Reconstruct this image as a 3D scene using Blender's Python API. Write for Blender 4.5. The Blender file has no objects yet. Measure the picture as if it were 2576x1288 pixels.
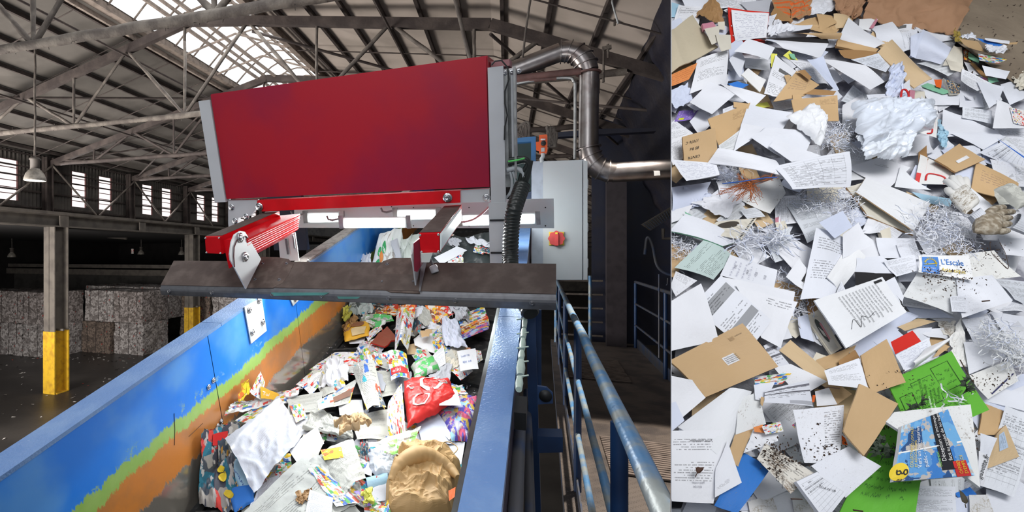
import bpy, bmesh, math, random
from mathutils import Vector, Matrix, noise
R = random.Random(7)
V = Vector
# ------------------------------------------------------------------ camera, frame constants
HC = 3.4                       # eye height above the hall floor
FPX, CX, CY = 1290.0, 843.0, 636.0
EYE = V((0, 0, HC))
scn = bpy.context.scene
cam_d = bpy.data.cameras.new('camera'); cam = bpy.data.objects.new('camera', cam_d)
scn.collection.objects.link(cam); scn.camera = cam
cam.location = EYE; cam.rotation_euler = (math.pi/2, 0, 0)
cam_d.sensor_width = 36; cam_d.lens = FPX/2576*36
cam_d.shift_x = (1288-CX)/2576; cam_d.shift_y = -(644-CY)/2576
cam_d.clip_start = .02; cam_d.clip_end = 300
# ------------------------------------------------------------------ world, exposure
w = bpy.data.worlds.new('hall_daylight'); scn.world = w; w.use_nodes = True
bg = w.node_tree.nodes['Background']; bg.inputs[0].default_value = (.85, .92, 1, 1); bg.inputs[1].default_value = .33
vs = scn.view_settings; vs.view_transform = 'Standard'; vs.look = 'None'; vs.exposure = 0; vs.gamma = 1; vs.use_curve_mapping = False
# ------------------------------------------------------------------ frames
D = V((0.36326126, 0.89258481, 0.26708352))     # along the inclined conveyor
Cc = V((0.92623167, -0.37695475, 0))            # across it
N = V((-0.1006784, -0.24738121, 0.96367339))    # normal to the belt
DH = V((.37695475, .92623167, 0))
HL = V((432, 1290, 0)).normalized(); HX = V((HL.y, -HL.x, 0))
def F(s, t, n): return EYE + D*s + Cc*t + N*n
def G(w_, t, z): return EYE + DH*w_ + Cc*t + V((0, 0, z))
def H(u, v, z): return EYE + HL*u + HX*v + V((0, 0, z))
def ray(x, y): return V(((x-CX)/FPX, 1, (CY-y)/FPX))
def atplane(x, y, nrm, off):
    r = ray(x, y); return EYE + r*(off/r.dot(nrm))
def atS(x, y, s): return atplane(x, y, D, s)
def atW(x, y, w_): return atplane(x, y, DH, w_)
def atU(x, y, u): return atplane(x, y, HL, u)
def atV(x, y, v): return atplane(x, y, HX, v)
def atN(x, y, n): return atplane(x, y, N, n)
# ------------------------------------------------------------------ lights
def area(name, loc, target, sx, sy, power, col=(1, 1, 1), spread=180):
    l = bpy.data.lights.new(name, 'AREA'); l.shape = 'RECTANGLE'; l.size = sx; l.size_y = sy
    l.energy = power; l.color = col; l.spread = math.radians(spread)
    o = bpy.data.objects.new(name, l); scn.collection.objects.link(o)
    o.location = loc; o.rotation_euler = (V(target)-V(loc)).to_track_quat('-Z', 'Y').to_euler()
    return o
area('skylight_daylight', H(9, -4.7, 3.3), H(9, -4.7, 0), 1.6, 20, 300, (.95, .98, 1))
area('hall_window_daylight', H(12, -10.3, 1.65), H(12, 0, -1), 14, .9, 160, (1, .96, .93))
area('roof_fill_light', H(3.6, -9.0, -1.6), H(11, -3.5, 3.2), 4, 3, 600, (1, .95, .9), 140)  # added fill lamp out of view, brightens the roof; no bay opening there
area('bale_fill_light', H(2.5, -10, -.8), H(14, -13.5, -2.4), 2.5, 2, 200, (1, .96, .92), 120)  # unseen lamp added at the left front to lift the bales
area('hall_fill_light', G(-3.5, -1.5, 2.2), G(4, -2, 0), 4, 2.5, 90, (.93, .96, 1))  # added fill from behind the camera, stands for no real door
for (a, b, c) in ((2.95, -1.35, 6), (2.95, -.85, 9), (2.95, -.35, 6)):
    area('sorting_lamp_light', F(a, b, -.62), F(a-1.6, b, -1.55), .36, .06, c, (.95, 1, .98))
area('far_belt_fill_light', F(3.36, -.6, -.68), F(4.6, -.7, -1.3), 1.2, .06, 9, (.95, 1, .98))  # extra lamp put in to brighten the waste at the far end
area('optical_unit_light', F(2.4, -.85, -.86), F(1.2, -.8, -1.6), 1.2, .1, 10, (.97, 1, .98), 150)
area('heap_daylight', V((1.2, -1.5, HC+2.6)), V((2.5, 2.2, HC+.3)), 2.4, 1.4, 66, (1, .99, .985), 110)
sp = bpy.data.lights.new('roof_gap_sunbeam', 'SPOT'); sp.energy = 800; sp.color = (1, .93, .84); sp.spot_size = math.radians(52); sp.spot_blend = .25; sp.shadow_soft_size = .05
so = bpy.data.objects.new('roof_gap_sunbeam', sp); scn.collection.objects.link(so); so.location = G(4.6, .68, 1.9)
so.rotation_euler = (G(4.1, .8, -1.6)-so.location).to_track_quat('-Z', 'Y').to_euler()
# ------------------------------------------------------------------ materials
MATS = {}
class NT:
    def __init__(s, name):
        s.m = bpy.data.materials.new(name); s.m.use_nodes = True; s.t = s.m.node_tree
        s.b = s.t.nodes['Principled BSDF']
    def n(s, ty, **k):
        x = s.t.nodes.new(ty)
        for a, b in k.items(): setattr(x, a, b)
        return x
    def set(s, sock, v):
        if isinstance(v, bpy.types.NodeSocket): s.t.links.new(v, sock)
        elif isinstance(v, (tuple, list)) and len(v) == 3 and sock.type == 'RGBA': sock.default_value = (*v, 1)
        else: sock.default_value = v
    def m2(s, op, a, b=0., c=0.):
        x = s.n('ShaderNodeMath', operation=op); s.set(x.inputs[0], a); s.set(x.inputs[1], b); s.set(x.inputs[2], c); return x.outputs[0]
    def mix(s, f, a, b):
        x = s.n('ShaderNodeMix', data_type='RGBA'); s.set(x.inputs[0], f); s.set(x.inputs[6], a); s.set(x.inputs[7], b); return x.outputs[2]
    def co(s, kind='Object'): return s.n('ShaderNodeTexCoord').outputs[kind]
    def uv(s):
        x = s.n('ShaderNodeSeparateXYZ'); s.set(x.inputs[0], s.co('UV')); return x.outputs[0], x.outputs[1]
    def xyz(s, a, b, c=0.):
        x = s.n('ShaderNodeCombineXYZ'); s.set(x.inputs[0], a); s.set(x.inputs[1], b); s.set(x.inputs[2], c); return x.outputs[0]
    def noise(s, sc, vec=None, detail=3., rough=.5, out=0, dist=0.):
        x = s.n('ShaderNodeTexNoise'); s.set(x.inputs['Vector'], vec if vec is not None else s.co())
        x.inputs['Scale'].default_value = sc; x.inputs['Detail'].default_value = detail; x.inputs['Roughness'].default_value = rough
        x.inputs['Distortion'].default_value = dist; return x.outputs[out]
    def white(s, vec):
        x = s.n('ShaderNodeTexWhiteNoise', noise_dimensions='3D'); s.set(x.inputs[0], vec); return x.outputs[0]
    def step(s, v, lo, hi):
        x = s.n('ShaderNodeMapRange', interpolation_type='SMOOTHSTEP'); s.set(x.inputs[0], v); s.set(x.inputs[1], lo); s.set(x.inputs[2], hi); return x.outputs[0]
    def ramp(s, f, stops, const=False):
        x = s.n('ShaderNodeValToRGB'); cr = x.color_ramp
        if const: cr.interpolation = 'CONSTANT'
        while len(cr.elements) < len(stops): cr.elements.new(.5)
        for e, (p, c) in zip(cr.elements, stops): e.position = p; e.color = (*c, 1)
        s.set(x.inputs[0], f); return x.outputs[0]
    def bump(s, h, st=.3, d=.01):
        x = s.n('ShaderNodeBump'); x.inputs['Strength'].default_value = st; x.inputs['Distance'].default_value = d
        s.set(x.inputs['Height'], h); s.set(s.b.inputs['Normal'], x.outputs[0])
    def done(s, col=None, rough=.5, metal=0., spec=None):
        if col is not None: s.set(s.b.inputs['Base Color'], col)
        s.set(s.b.inputs['Roughness'], rough); s.set(s.b.inputs['Metallic'], metal)
        if spec is not None: s.set(s.b.inputs['Specular IOR Level'], spec)
        return s.m
def simple(name, col, rough=.5, metal=0., var=.15, sc=8, col2=None, bump=0., bsc=None, lo=.4, hi=.7, bd=.01):
    if name in MATS: return MATS[name]
    k = NT(name); f = k.noise(sc, detail=5)
    c2 = col2 or tuple(c*(1-var*2) for c in col)
    c = k.mix(k.step(f, lo, hi), col, c2)
    if bump: k.bump(k.noise(bsc or sc*3, detail=5), bump, bd)
    MATS[name] = k.done(c, rough, metal); return MATS[name]
def emit(name, col, st):
    k = NT(name); k.set(k.b.inputs['Base Color'], col); k.set(k.b.inputs['Emission Color'], col); k.b.inputs['Emission Strength'].default_value = st
    MATS[name] = k.m; return k.m
truss_m = simple('dusty_truss_steel', (.095, .078, .068), .85, 0, .2, 6, (.19, .165, .14), .6, 40)
trussd_m = simple('dark_truss_steel', (.048, .036, .033), .8, 0, .2, 5, (.085, .066, .058), .4, 30)
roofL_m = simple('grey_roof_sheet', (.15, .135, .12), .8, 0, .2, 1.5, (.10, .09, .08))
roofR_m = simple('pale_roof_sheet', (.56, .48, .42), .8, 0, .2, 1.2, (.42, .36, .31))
sky_m = emit('skylight_glazing', (.93, .95, .96), .92)
win_m = emit('bright_window_glazing', (1, .93, .92), 1.0)
hoop_m = simple('skylight_rib_steel', (.33, .27, .23), .7, 0, .2, 10)
wallc_m = simple('corrugated_wall_sheet', (.13, .115, .1), .8, 0, .2, 3, (.085, .075, .068))
beam_m = simple('grey_painted_beam', (.15, .13, .11), .75, 0, .15, 4, (.10, .086, .075))
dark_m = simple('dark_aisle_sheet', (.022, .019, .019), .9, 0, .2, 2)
conc_m = simple('stained_concrete', (.075, .068, .062), .9, 0, .25, 1.3, (.05, .046, .042))
yel_m = simple('yellow_column_paint', (.72, .43, .02), .6, 0, .2, 7, (.5, .27, .02))
lamp_m = simple('dusty_lamp_metal', (.34, .31, .27), .6, .3, .2, 20)
lampe_m = emit('lamp_glow', (1, .98, .93), 1.3)
red_m = simple('red_machine_paint', (.36, .002, .014), .36, 0, .1, 2, (.27, .002, .028))
redg_m = simple('red_arm_paint', (.62, .006, .012), .22, 0, .1, 6)
dust_m = simple('brown_dusty_steel', (.066, .047, .040), .9, 0, .2, 14, (.10, .076, .065), .5, 60, bd=.004)
stl_m = simple('brushed_grey_steel', (.15, .15, .16), .45, .6, .1, 30)
post_m = simple('grey_powdercoat', (.50, .51, .53), .45, 0, .05, 4)
white_m = simple('white_powdercoat', (.70, .76, .76), .45, 0, .04, 3)
galv_m = simple('galvanised_steel', (.45, .45, .44), .38, .8, .15, 22)
bolt_m = simple('zinc_bolt', (.6, .6, .62), .3, 1, .1, 30)
blk_m = simple('black_rubber', (.012, .013, .014), .5, 0, .1, 10)
hose_m = simple('black_hose_plastic', (.016, .02, .018), .32, 0, .1, 10)
navy_m = simple('dark_navy_steel', (.014, .018, .042), .55, 0, .2, 3, (.022, .021, .034), .3, 12)
silo_m = simple('dark_brown_navy_sheet', (.02, .02, .034), .5, 0, .2, 2, (.033, .028, .034), .6, 9, bd=.03)
blue_m = simple('blue_machine_paint', (.010, .042, .13), .45, 0, .2, 5, (.007, .025, .08))
rail_m = simple('worn_blue_rail_paint', (.11, .28, .52), .35, .1, .2, 9, (.34, .37, .36), .25, 40, .38, .62)
raild_m = simple('dull_rail_steel', (.10, .10, .11), .5, .3, .2, 9, (.05, .08, .16))
flange_m = simple('hammered_blue_paint', (.15, .28, .56), .26, .2, .1, 6, (.22, .36, .62), .5, 130, bd=.003)
cab_m = simple('cabinet_grey_enamel', (.44, .47, .49), .5, 0, .05, 2)
duct_m = simple('spiral_duct_steel', (.36, .33, .32), .3, .9, .1, 9, (.26, .22, .21), .15, 14)
rust_m = simple('rusty_red_pipe', (.17, .085, .075), .7, 0, .2, 10)
cream_m = simple('pale_green_connector', (.45, .55, .48), .5, 0, .1, 12)
orange_m = simple('orange_control_plastic', (.75, .10, .012), .45, 0, .05, 10)
ply_m = simple('wet_hall_floor', (.028, .025, .023), .42, 0, .3, .8, (.052, .046, .041), .25, 12)
# trough wall paint: blue, green fringe, orange, bare polished steel towards the belt (v = height above the belt, u = length)
def trough_mat():
    k = NT('worn_blue_trough_paint'); u, v = k.uv()
    j = k.noise(26, k.xyz(u, k.m2('MULTIPLY', v, .22)), 8, .85); big = k.noise(1.6, k.xyz(u, v), 3)
    h = k.m2('ADD', v, k.m2('MULTIPLY', k.m2('SUBTRACT', j, .5), .15)); h = k.m2('ADD', h, k.m2('MULTIPLY', k.m2('SUBTRACT', big, .5), .15))
    bl = k.mix(k.step(k.noise(2.6, k.xyz(u, v), 4), .42, .66), (.004, .19, .76), (.09, .30, .72))
    drip = k.step(k.noise(30, k.xyz(k.m2('MULTIPLY', u, 1.), k.m2('MULTIPLY', v, .06)), 2), .72, .78)
    bl = k.mix(k.m2('MULTIPLY', drip, .55), bl, (.5, .55, .45))
    blot = k.step(k.noise(9, k.xyz(u, v), 7, .8), .58, .62); blot = k.m2('MULTIPLY', blot, k.step(h, .52, .42))
    grn = k.mix(k.noise(18, k.xyz(u, v)), (.22, .42, .06), (.36, .52, .15))
    bl = k.mix(blot, bl, grn)
    org = k.mix(k.step(k.noise(5, k.xyz(u, v), 5), .4, .65), (.58, .20, .035), (.42, .17, .05))
    c = k.mix(k.step(h, .365, .375), org, grn); c = k.mix(k.step(h, .43, .44), c, bl)
    st = k.step(h, .21, .20); c = k.mix(st, c, (.42, .38, .33))
    r = k.m2('SUBTRACT', .34, k.m2('MULTIPLY', st, .18))
    k.bump(k.noise(25, k.xyz(u, v), 3), .06, .01)
    return k.done(c, r, k.m2('MULTIPLY', st, .7))
trough_m = trough_mat()
def belt_mat():
    k = NT('black_ribbed_belt'); f = k.noise(30, detail=5)
    return k.done(k.mix(k.step(f, .45, .7), (.022, .023, .025), (.07, .068, .065)), .42)
belt_m = belt_mat()
def checker_mat():
    k = NT('checker_plate_floor'); x = k.n('ShaderNodeSeparateXYZ'); k.set(x.inputs[0], k.co('UV'))
    fx = k.m2('MULTIPLY', x.outputs[0], 30.); fy = k.m2('MULTIPLY', x.outputs[1], 30.)
    a = k.m2('SINE', k.m2('MULTIPLY', k.m2('ADD', fx, fy), 3.14)); b = k.m2('SINE', k.m2('MULTIPLY', k.m2('SUBTRACT', fx, fy), 3.14))
    chk = k.m2('MULTIPLY', k.step(a, .45, .8), k.step(k.m2('ABSOLUTE', b), .75, .35)); k.bump(chk, .9, .006)
    c = k.mix(k.step(k.noise(4, detail=6), .4, .65), (.15, .12, .10), (.08, .066, .06)); c = k.mix(k.m2('MULTIPLY', chk, .35), c, (.25, .2, .17))
    return k.done(c, .55, .1)
check_m = checker_mat()
# ------------------------------------------------------------------ mesh helpers
LINK = scn.collection.objects.link
WLOC = {}            # where each object stands, in the world
class MB:
    def __init__(s): s.v = []; s.f = []; s.mi = []; s.uv = []; s.smooth = []
    def add(s, vs, fs, mi=0, sm=False, uvs=None):
        b = len(s.v); s.v += [V(p) for p in vs]
        for q, fa in enumerate(fs):
            s.f.append([b+i for i in fa]); s.mi.append(mi); s.smooth.append(sm)
            s.uv.append([uvs[i] for i in fa] if uvs else None)
        return s
    def hexa(s, p, mi=0): # p: 8 points, bottom 4 then top 4
        return s.add(p, [(3, 2, 1, 0), (4, 5, 6, 7), (0, 1, 5, 4), (1, 2, 6, 5), (2, 3, 7, 6), (3, 0, 4, 7)], mi)
    def box(s, fr, a, b, mi=0):
        (x0, y0, z0), (x1, y1, z1) = a, b
        return s.hexa([fr(x0, y0, z0), fr(x1, y0, z0), fr(x1, y1, z0), fr(x0, y1, z0), fr(x0, y0, z1), fr(x1, y0, z1), fr(x1, y1, z1), fr(x0, y1, z1)], mi)
    def tube(s, pts, r, seg=8, mi=0, cap=True):
        pts = [V(p) for p in pts]; rings = []; up = None
        for i, p in enumerate(pts):
            d = (pts[min(i+1, len(pts)-1)]-pts[max(i-1, 0)]).normalized()
            if up is None:
                up = V((0, 0, 1)) if abs(d.z) < .9 else V((1, 0, 0))
            a = d.cross(up).normalized(); up = a.cross(d).normalized()
            rr = r[i] if isinstance(r, (list, tuple)) else r
            rings.append([p+(a*math.cos(2*math.pi*k/seg)+up*math.sin(2*math.pi*k/seg))*rr for k in range(seg)])
        vs = [q for g in rings for q in g]; fs = []
        for i in range(len(rings)-1):
            for k in range(seg):
                fs.append((i*seg+k, i*seg+(k+1) % seg, (i+1)*seg+(k+1) % seg, (i+1)*seg+k))
        s.add(vs, fs, mi, True)
        if cap:
            s.add(rings[0], [tuple(range(seg))[::-1]], mi); s.add(rings[-1], [tuple(range(seg))], mi)
        return s
    def prism(s, poly, ext, mi=0):
        n = len(poly); e = V(ext); a = [V(p) for p in poly]
        return s.add(a+[p+e for p in a], [tuple(range(n))[::-1], tuple(range(n, 2*n))]+[(i, (i+1) % n, n+(i+1) % n, n+i) for i in range(n)], mi)
    def bar(s, a, b, w_, h_, mi=0, up=V((0, 0, 1))):
        a, b = V(a), V(b); d = (b-a).normalized(); x = d.cross(up).normalized()*w_/2; y = x.cross(d).normalized()*h_/2
        return s.hexa([a-x-y, b-x-y, b+x-y, a+x-y, a-x+y, b-x+y, b+x+y, a+x+y], mi)
    def ibeam(s, a, b, w_, h_, th=.012, mi=0, up=V((0, 0, 1))):
        a, b = V(a), V(b); d = (b-a).normalized(); x = d.cross(up).normalized(); y = x.cross(d).normalized()
        for o in (-1, 1): s.bar(a+y*o*(h_-th)/2, b+y*o*(h_-th)/2, w_, th, mi, up)
        return s.bar(a, b, th, h_, mi, up)
    def grid(s, fn, nu, nv, mi=0, sm=True):
        vs = []; uvs = []
        for j in range(nv+1):
            for i in range(nu+1):
                u, v = i/nu, j/nv; vs.append(fn(u, v)); uvs.append((u, 1-v))
        fs = [(j*(nu+1)+i, j*(nu+1)+i+1, (j+1)*(nu+1)+i+1, (j+1)*(nu+1)+i) for j in range(nv) for i in range(nu)]
        return s.add(vs, fs, mi, sm, uvs)
    def lathe(s, o, ax, prof, seg=20, mi=0):
        o = V(o); ax = V(ax).normalized(); a = ax.orthogonal().normalized(); b = ax.cross(a)
        vs = [o+ax*h+(a*math.cos(2*math.pi*k/seg)+b*math.sin(2*math.pi*k/seg))*r for r, h in prof for k in range(seg)]
        fs = [(i*seg+k, i*seg+(k+1) % seg, (i+1)*seg+(k+1) % seg, (i+1)*seg+k) for i in range(len(prof)-1) for k in range(seg)]
        return s.add(vs, fs, mi, True)
    def build(s, name, mats, parent=None, clip=None, origin=None):
        if not isinstance(mats, (list, tuple)): mats = [mats]
        me = bpy.data.meshes.new(name)
        if origin is None:
            if parent: origin = WLOC.get(parent.name, parent.location)
            else:
                c = sum(s.v, V())/max(1, len(s.v)); origin = V((c.x, c.y, min(p.z for p in s.v)))
        o0 = V(origin)
        me.from_pydata([p-o0 for p in s.v], [], s.f)
        for m_ in mats: me.materials.append(m_)
        me.polygons.foreach_set('material_index', s.mi); me.polygons.foreach_set('use_smooth', s.smooth)
        if any(s.uv):
            l = me.uv_layers.new(); i = 0
            for fa, fu in zip(s.f, s.uv):
                for j in range(len(fa)):
                    if fu: l.data[i].uv = fu[j]
                    i += 1
        me.validate(); me.update()
        if clip:
            bm = bmesh.new(); bm.from_mesh(me)
            for (co, no) in clip:
                bmesh.ops.bisect_plane(bm, geom=bm.verts[:]+bm.edges[:]+bm.faces[:], plane_co=V(co)-o0, plane_no=V(no), clear_outer=True)
            bm.to_mesh(me); bm.free()
            if not me.vertices: return None
        o = bpy.data.objects.new(name, me); LINK(o)
        WLOC[o.name] = o0.copy()
        if parent: o.parent = parent; o.location = o0-WLOC.get(parent.name, parent.location)
        else: o.location = o0
        return o
def tag(o, label=None, cat=None, group=None, kind=None):
    for k, v in (('label', label), ('category', cat), ('group', group), ('kind', kind)):
        if v: o[k] = v
    return o
def thing(name, loc, label, cat, group=None):
    o = bpy.data.objects.new(name, None); LINK(o); o.location = loc; o.empty_display_size = .1
    return tag(o, label, cat, group)
def struct(name, mb, m, label=None):
    return tag(mb.build(name, m), label, None, None, 'structure')
def Fr(fr): return lambda a, b, c: fr(a, b, c)
# ================================================================== HALL SHELL
struct('floor', MB().box(H, (-6, -30, -3.5), (60, 14, -3.4)), ply_m)
# left roof slope, right roof in two pitches
m = MB()
for (v0, z0, v1, z1) in ((-10.9, 2.32, -5.7, 3.77),):
    m.hexa([H(-3, v0, z0), H(50, v0, z0), H(50, v1, z1), H(-3, v1, z1), H(-3, v0, z0+.06), H(50, v0, z0+.06), H(50, v1, z1+.06), H(-3, v1, z1+.06)])
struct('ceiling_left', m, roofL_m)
def zr(v): return 3.75-.15*(v+3.7) if v < -.2 else 3.225-.45*(v+.2)
m = MB()
for v0, v1 in ((-3.7, -.2), (-.2, 9)):
    m.hexa([H(3.4, v0, zr(v0)), H(50, v0, zr(v0)), H(50, v1, zr(v1)), H(3.4, v1, zr(v1)), H(3.4, v0, zr(v0)+.06), H(50, v0, zr(v0)+.06), H(50, v1, zr(v1)+.06), H(3.4, v1, zr(v1)+.06)])
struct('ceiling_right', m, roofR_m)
struct('wall_far', MB().box(H, (50, -30, -3.4), (50.2, 14, 4.6)), wallc_m)
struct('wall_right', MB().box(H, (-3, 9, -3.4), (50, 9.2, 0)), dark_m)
# clerestory wall over the crane beam, with window openings as bright panes in frames
wins = [(8.43, 8.9), (10.44, 10.92), (11.37, 11.85), (13.14, 13.63), (14.09, 14.6), (16.1, 16.62), (17.08, 17.57), (19.2, 19.7), (20.3, 20.8)]
m = MB(); u = 2.0; edges = []
def corr(m, u0, u1, z0, z1, v=-10.7):
    n = max(2, int((u1-u0)/.05)); vs = []; fs = []
    for i in range(n+1):
        uu = u0+(u1-u0)*i/n; vv = v+(.018 if i % 2 else -.018); vs += [H(uu, vv, z0), H(uu, vv, z1)]
    for i in range(n): fs.append((2*i, 2*i+2, 2*i+3, 2*i+1))
    m.add(vs, fs)
u = 2.0
for a, b in wins+[(26, 26)]:
    corr(m, u, a, 1.0, 2.35)
    if b > a: corr(m, a, b, 1.0, 1.2); corr(m, a, b, 2.13, 2.35)
    u = b
struct('wall_left', m, wallc_m)
for i, (a, b) in enumerate(wins):
    o = tag(MB().box(H, (a, -10.76, 1.2), (b, -10.74, 2.13)).build('window_%d' % (i+1), win_m), 'tall bright clerestory window above the crane beam', None, None, 'structure')
    fr_ = MB()
    for z in (1.2, 1.36, 1.5, 1.66, 1.8, 1.95, 2.13): fr_.box(H, (a, -10.74, z-.008), (b, -10.72, z+.008))
    for q in (a, b): fr_.box(H, (q-.012, -10.74, 1.2), (q+.012, -10.7, 2.13))
    fr_.build('window_frame', simple('reddish_window_bar', (.25, .12, .11), .7), o)
# girts and wall posts
m = MB()
for z in (1.08, 1.45, 1.78, 2.0, 2.3): m.bar(H(2, -10.62, z), H(26, -10.62, z), .03, .035)
struct('trim_1', m, trussd_m)
for i, uu in enumerate((6.7, 9.53, 12.4, 15.2, 18, 20.9)):
    tag(MB().ibeam(H(uu, -10.5, .9), H(uu, -10.5, 2.3), .16, .2, .02, 0, HL).build('wall_stanchion', trussd_m), 'dark steel stanchion on the window wall%s' % (', in front of the corrugated sheets left of lamp' if i == 1 else ', one of the row rising from the crane beam'), 'stanchion', 'stanchions of the window wall')
# crane beams and columns (bay line) + lower aisle
o = MB().ibeam(H(2, -10.4, .775), H(30, -10.4, .775), .3, .3, .03).bar(H(2, -10.25, .95), H(30, -10.25, .95), .1, .07)
for k in range(12): o.bar(H(4.1+k*2.84, -10.26, .64), H(4.1+k*2.84, -10.26, .91), .03, .26, 0, HL)
tag(o.build('crane_beam', beam_m), 'long grey steel crane beam running under the clerestory windows', 'beam')
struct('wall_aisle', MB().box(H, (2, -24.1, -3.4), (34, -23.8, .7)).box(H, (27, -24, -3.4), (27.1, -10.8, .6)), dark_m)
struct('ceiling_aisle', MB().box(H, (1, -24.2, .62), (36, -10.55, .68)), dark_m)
m = MB()
m.box(H, (19.5, -23.7, -3.4), (19.7, -9.2, -.95)); struct('wall_back', m, simple('grey_blockwork', (.06, .055, .05), .9, 0, .2, 3))
m = MB().bar(H(19.3, -24, -.62), H(19.3, -10.6, -.62), .12, .16).bar(H(19.2, -24, -.9), H(19.2, -10.6, -.9), .1, .26)
tag(m.build('rear_ledge_beam', beam_m), 'grey ledge beam along the aisle wall above the paper bales', 'beam')
for i, (uu, lb) in enumerate(((9.73, 'steel column with yellow painted foot nearest the camera at left'), (15.45, 'farther steel column with yellow foot, half hidden by the guard plate'), (21.1, 'most distant column under the crane beam, behind the paper bales'))):
    t = thing('steel_column', H(uu, -10.5, -3.4), lb, 'column', None)
    MB().ibeam(H(uu, -10.45, -1.9), H(uu, -10.45, .63), .34, .42, .03, 0, HL).box(H, (uu-.02, -10.68, -1.9), (uu+.02, -10.22, -1.85)).build('shaft', beam_m, t)
    MB().ibeam(H(uu, -10.45, -3.4), H(uu, -10.45, -1.9), .36, .44, .035, 0, HL).box(H, (uu-.17, -10.66, -3.4), (uu+.17, -10.24, -3.38)).build('yellow_foot', yel_m, t)
# skylight vault
m = MB()
def vault(a, r=0.0):
    x = -5.7+2.0*a; return x, 3.78+.62*math.sin(math.pi*a)+r
m = MB()
for j in range(10):
    a0, a1 = j/10, (j+1)/10; x0, z0 = vault(a0); x1, z1 = vault(a1)
    m.add([H(2, x0, z0), H(34, x0, z0), H(34, x1, z1), H(2, x1, z1)], [(0, 1, 2, 3)])
t = thing('roof_skylight', H(10, -4.7, 3.78), 'long arched white skylight along the ridge of the hall roof', 'skylight')
m.build('glazing', sky_m, t)
m = MB(); k = 2.4
while k < 34:
    m.tube([H(k, *vault(a/10, -.03)) for a in range(11)], .016, 5); k += .55
m.build('hoops', hoop_m, t)
m = MB()
for a in (.2, .4, .62, .82):
    x, z = vault(a, -.06); m.bar(H(2, x, z), H(34, x, z), .035, .05)
for x, z in ((-4.9, 3.62), (-4.5, 3.62)): m.bar(H(2, x, z), H(34, x, z), .04, .05)
k = 2.7
while k < 34: m.tube([H(k, -5.7, 3.7), H(k+.1, -4.7, 4.0), H(k+.2, -3.7, 3.66)], .02, 5); k += 1.1
m.build('purlins', hoop_m, t)
m = MB()
for v0 in (-5.78, -3.66):
    m.bar(H(2, v0, 3.74), H(34, v0, 3.74), .14, .16); m.bar(H(2, v0-.13 if v0 < -5 else v0+.1, 3.6), H(34, v0-.13 if v0 < -5 else v0+.1, 3.6), .05, .07)
m.build('kerb', hoop_m, t)
# roof purlins
def purlin(v, z, mt, lb): tag(MB().bar(H(3.4 if v > -4 else -2, v, z), H(45, v, z), .045, .065).build('roof_purlin', mt), lb, 'purlin', 'purlins under the roof sheets')
for i in range(8):
    v = -10.4+i*.62; purlin(v, 2.26+(v+10.9)*.279+.01, trussd_m, 'dark purlin under the grey roof slope left of the skylight')
for i in range(19):
    v = -3.3+i*.54; purlin(v, zr(v)-.04, trussd_m, 'dark purlin under the pale roof right of the skylight')
m = MB()
for i in range(26):
    uu = 3.6+i*1.1
    m.tube([H(uu, -10.5, 2.22), H(uu, -5.9, 3.5)], .011, 4); m.tube([H(uu+.4, -3.6, 3.6), H(uu+.4, -.2, 3.08), H(uu+.4, 5, .75)], .011, 4)
tag(m.build('sag_rods', trussd_m), 'thin sag rods tying the roof purlins together', 'rod', None, 'stuff')
# trusses
raf = [(-10.5, 2.15), (-4.7, 3.6), (-3.7, 3.47), (-.2, 2.92), (6.6, -.1)]
def rz(v):
    for (a, b), (c, d) in zip(raf, raf[1:]):
        if a <= v <= c: return b+(d-b)*(v-a)/(c-a)
tl = ['nearest roof truss, its thick dusty chord crossing the top left', 'second roof truss, its dusty chord ending behind the red box', 'third roof truss from the camera, above the clerestory windows', 'fourth roof truss from the camera', 'fifth roof truss from the camera', 'sixth roof truss from the camera', 'farthest roof truss in view']
for i, uu in enumerate((4.15, 6.85, 9.6, 12.4, 15.2, 18, 20.8)):
    t = thing('roof_truss', H(uu, -4.7, 2.15), tl[i], 'truss')
    mt = truss_m if i < 2 else trussd_m; s_ = 1.0 if i else 1.15
    ch = MB(); pts = []
    zc = 2.15+(.06 if i == 0 else 0)
    for k in range(40):
        v = -10.5+k*.32
        if v > 1.45: break
        pts.append(H(uu, v, zc+R.uniform(-.006, .006)))
    ch.tube(pts, [.045*s_*R.uniform(.92, 1.12) for _ in pts], 8)
    for k in range(150 if i < 2 else 0):
        p = H(uu+R.uniform(-.03, .03), R.uniform(-10, 1), zc+R.choice((-.05, .045))); ch.tube([p, p+V((R.uniform(-.01, .01), 0, R.uniform(-.03, .03)))], .004, 4)
    ch.build('bottom_chord', mt, t)
    rf = MB()
    for (a, b), (c, d) in zip(raf, raf[1:]): rf.bar(H(uu, a, b), H(uu, c, d), .09, .13)
    rf.build('rafter', trussd_m, t)
    bots = [-9.17, -6.97, -4.77, -2.57, -.4]; tops = [-10.2, -8.07, -5.87, -3.67, -1.5, .4]
    for k, bv in enumerate(bots):
        for q, (a, b) in enumerate(((bv, bv), (bv, tops[k]), (bv, tops[k+1]))):
            n_ = 7; p0, p1 = H(uu, a, zc), H(uu, b, rz(b))
            rr = (.022 if q == 0 else .026)*s_
            MB().tube([p0.lerp(p1, x/n_)+V((R.uniform(-.004, .004),)*3) for x in range(n_+1)], [rr*R.uniform(.9, 1.2) for _ in range(n_+1)], 6).build('post' if q == 0 else 'diagonal_brace', mt, t)
    m = MB().bar(H(uu, 1.4, zc), H(uu, 1.4, rz(1.4)), .06, .06, 0, HL)
    m.build('end_post', trussd_m, t)
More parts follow.
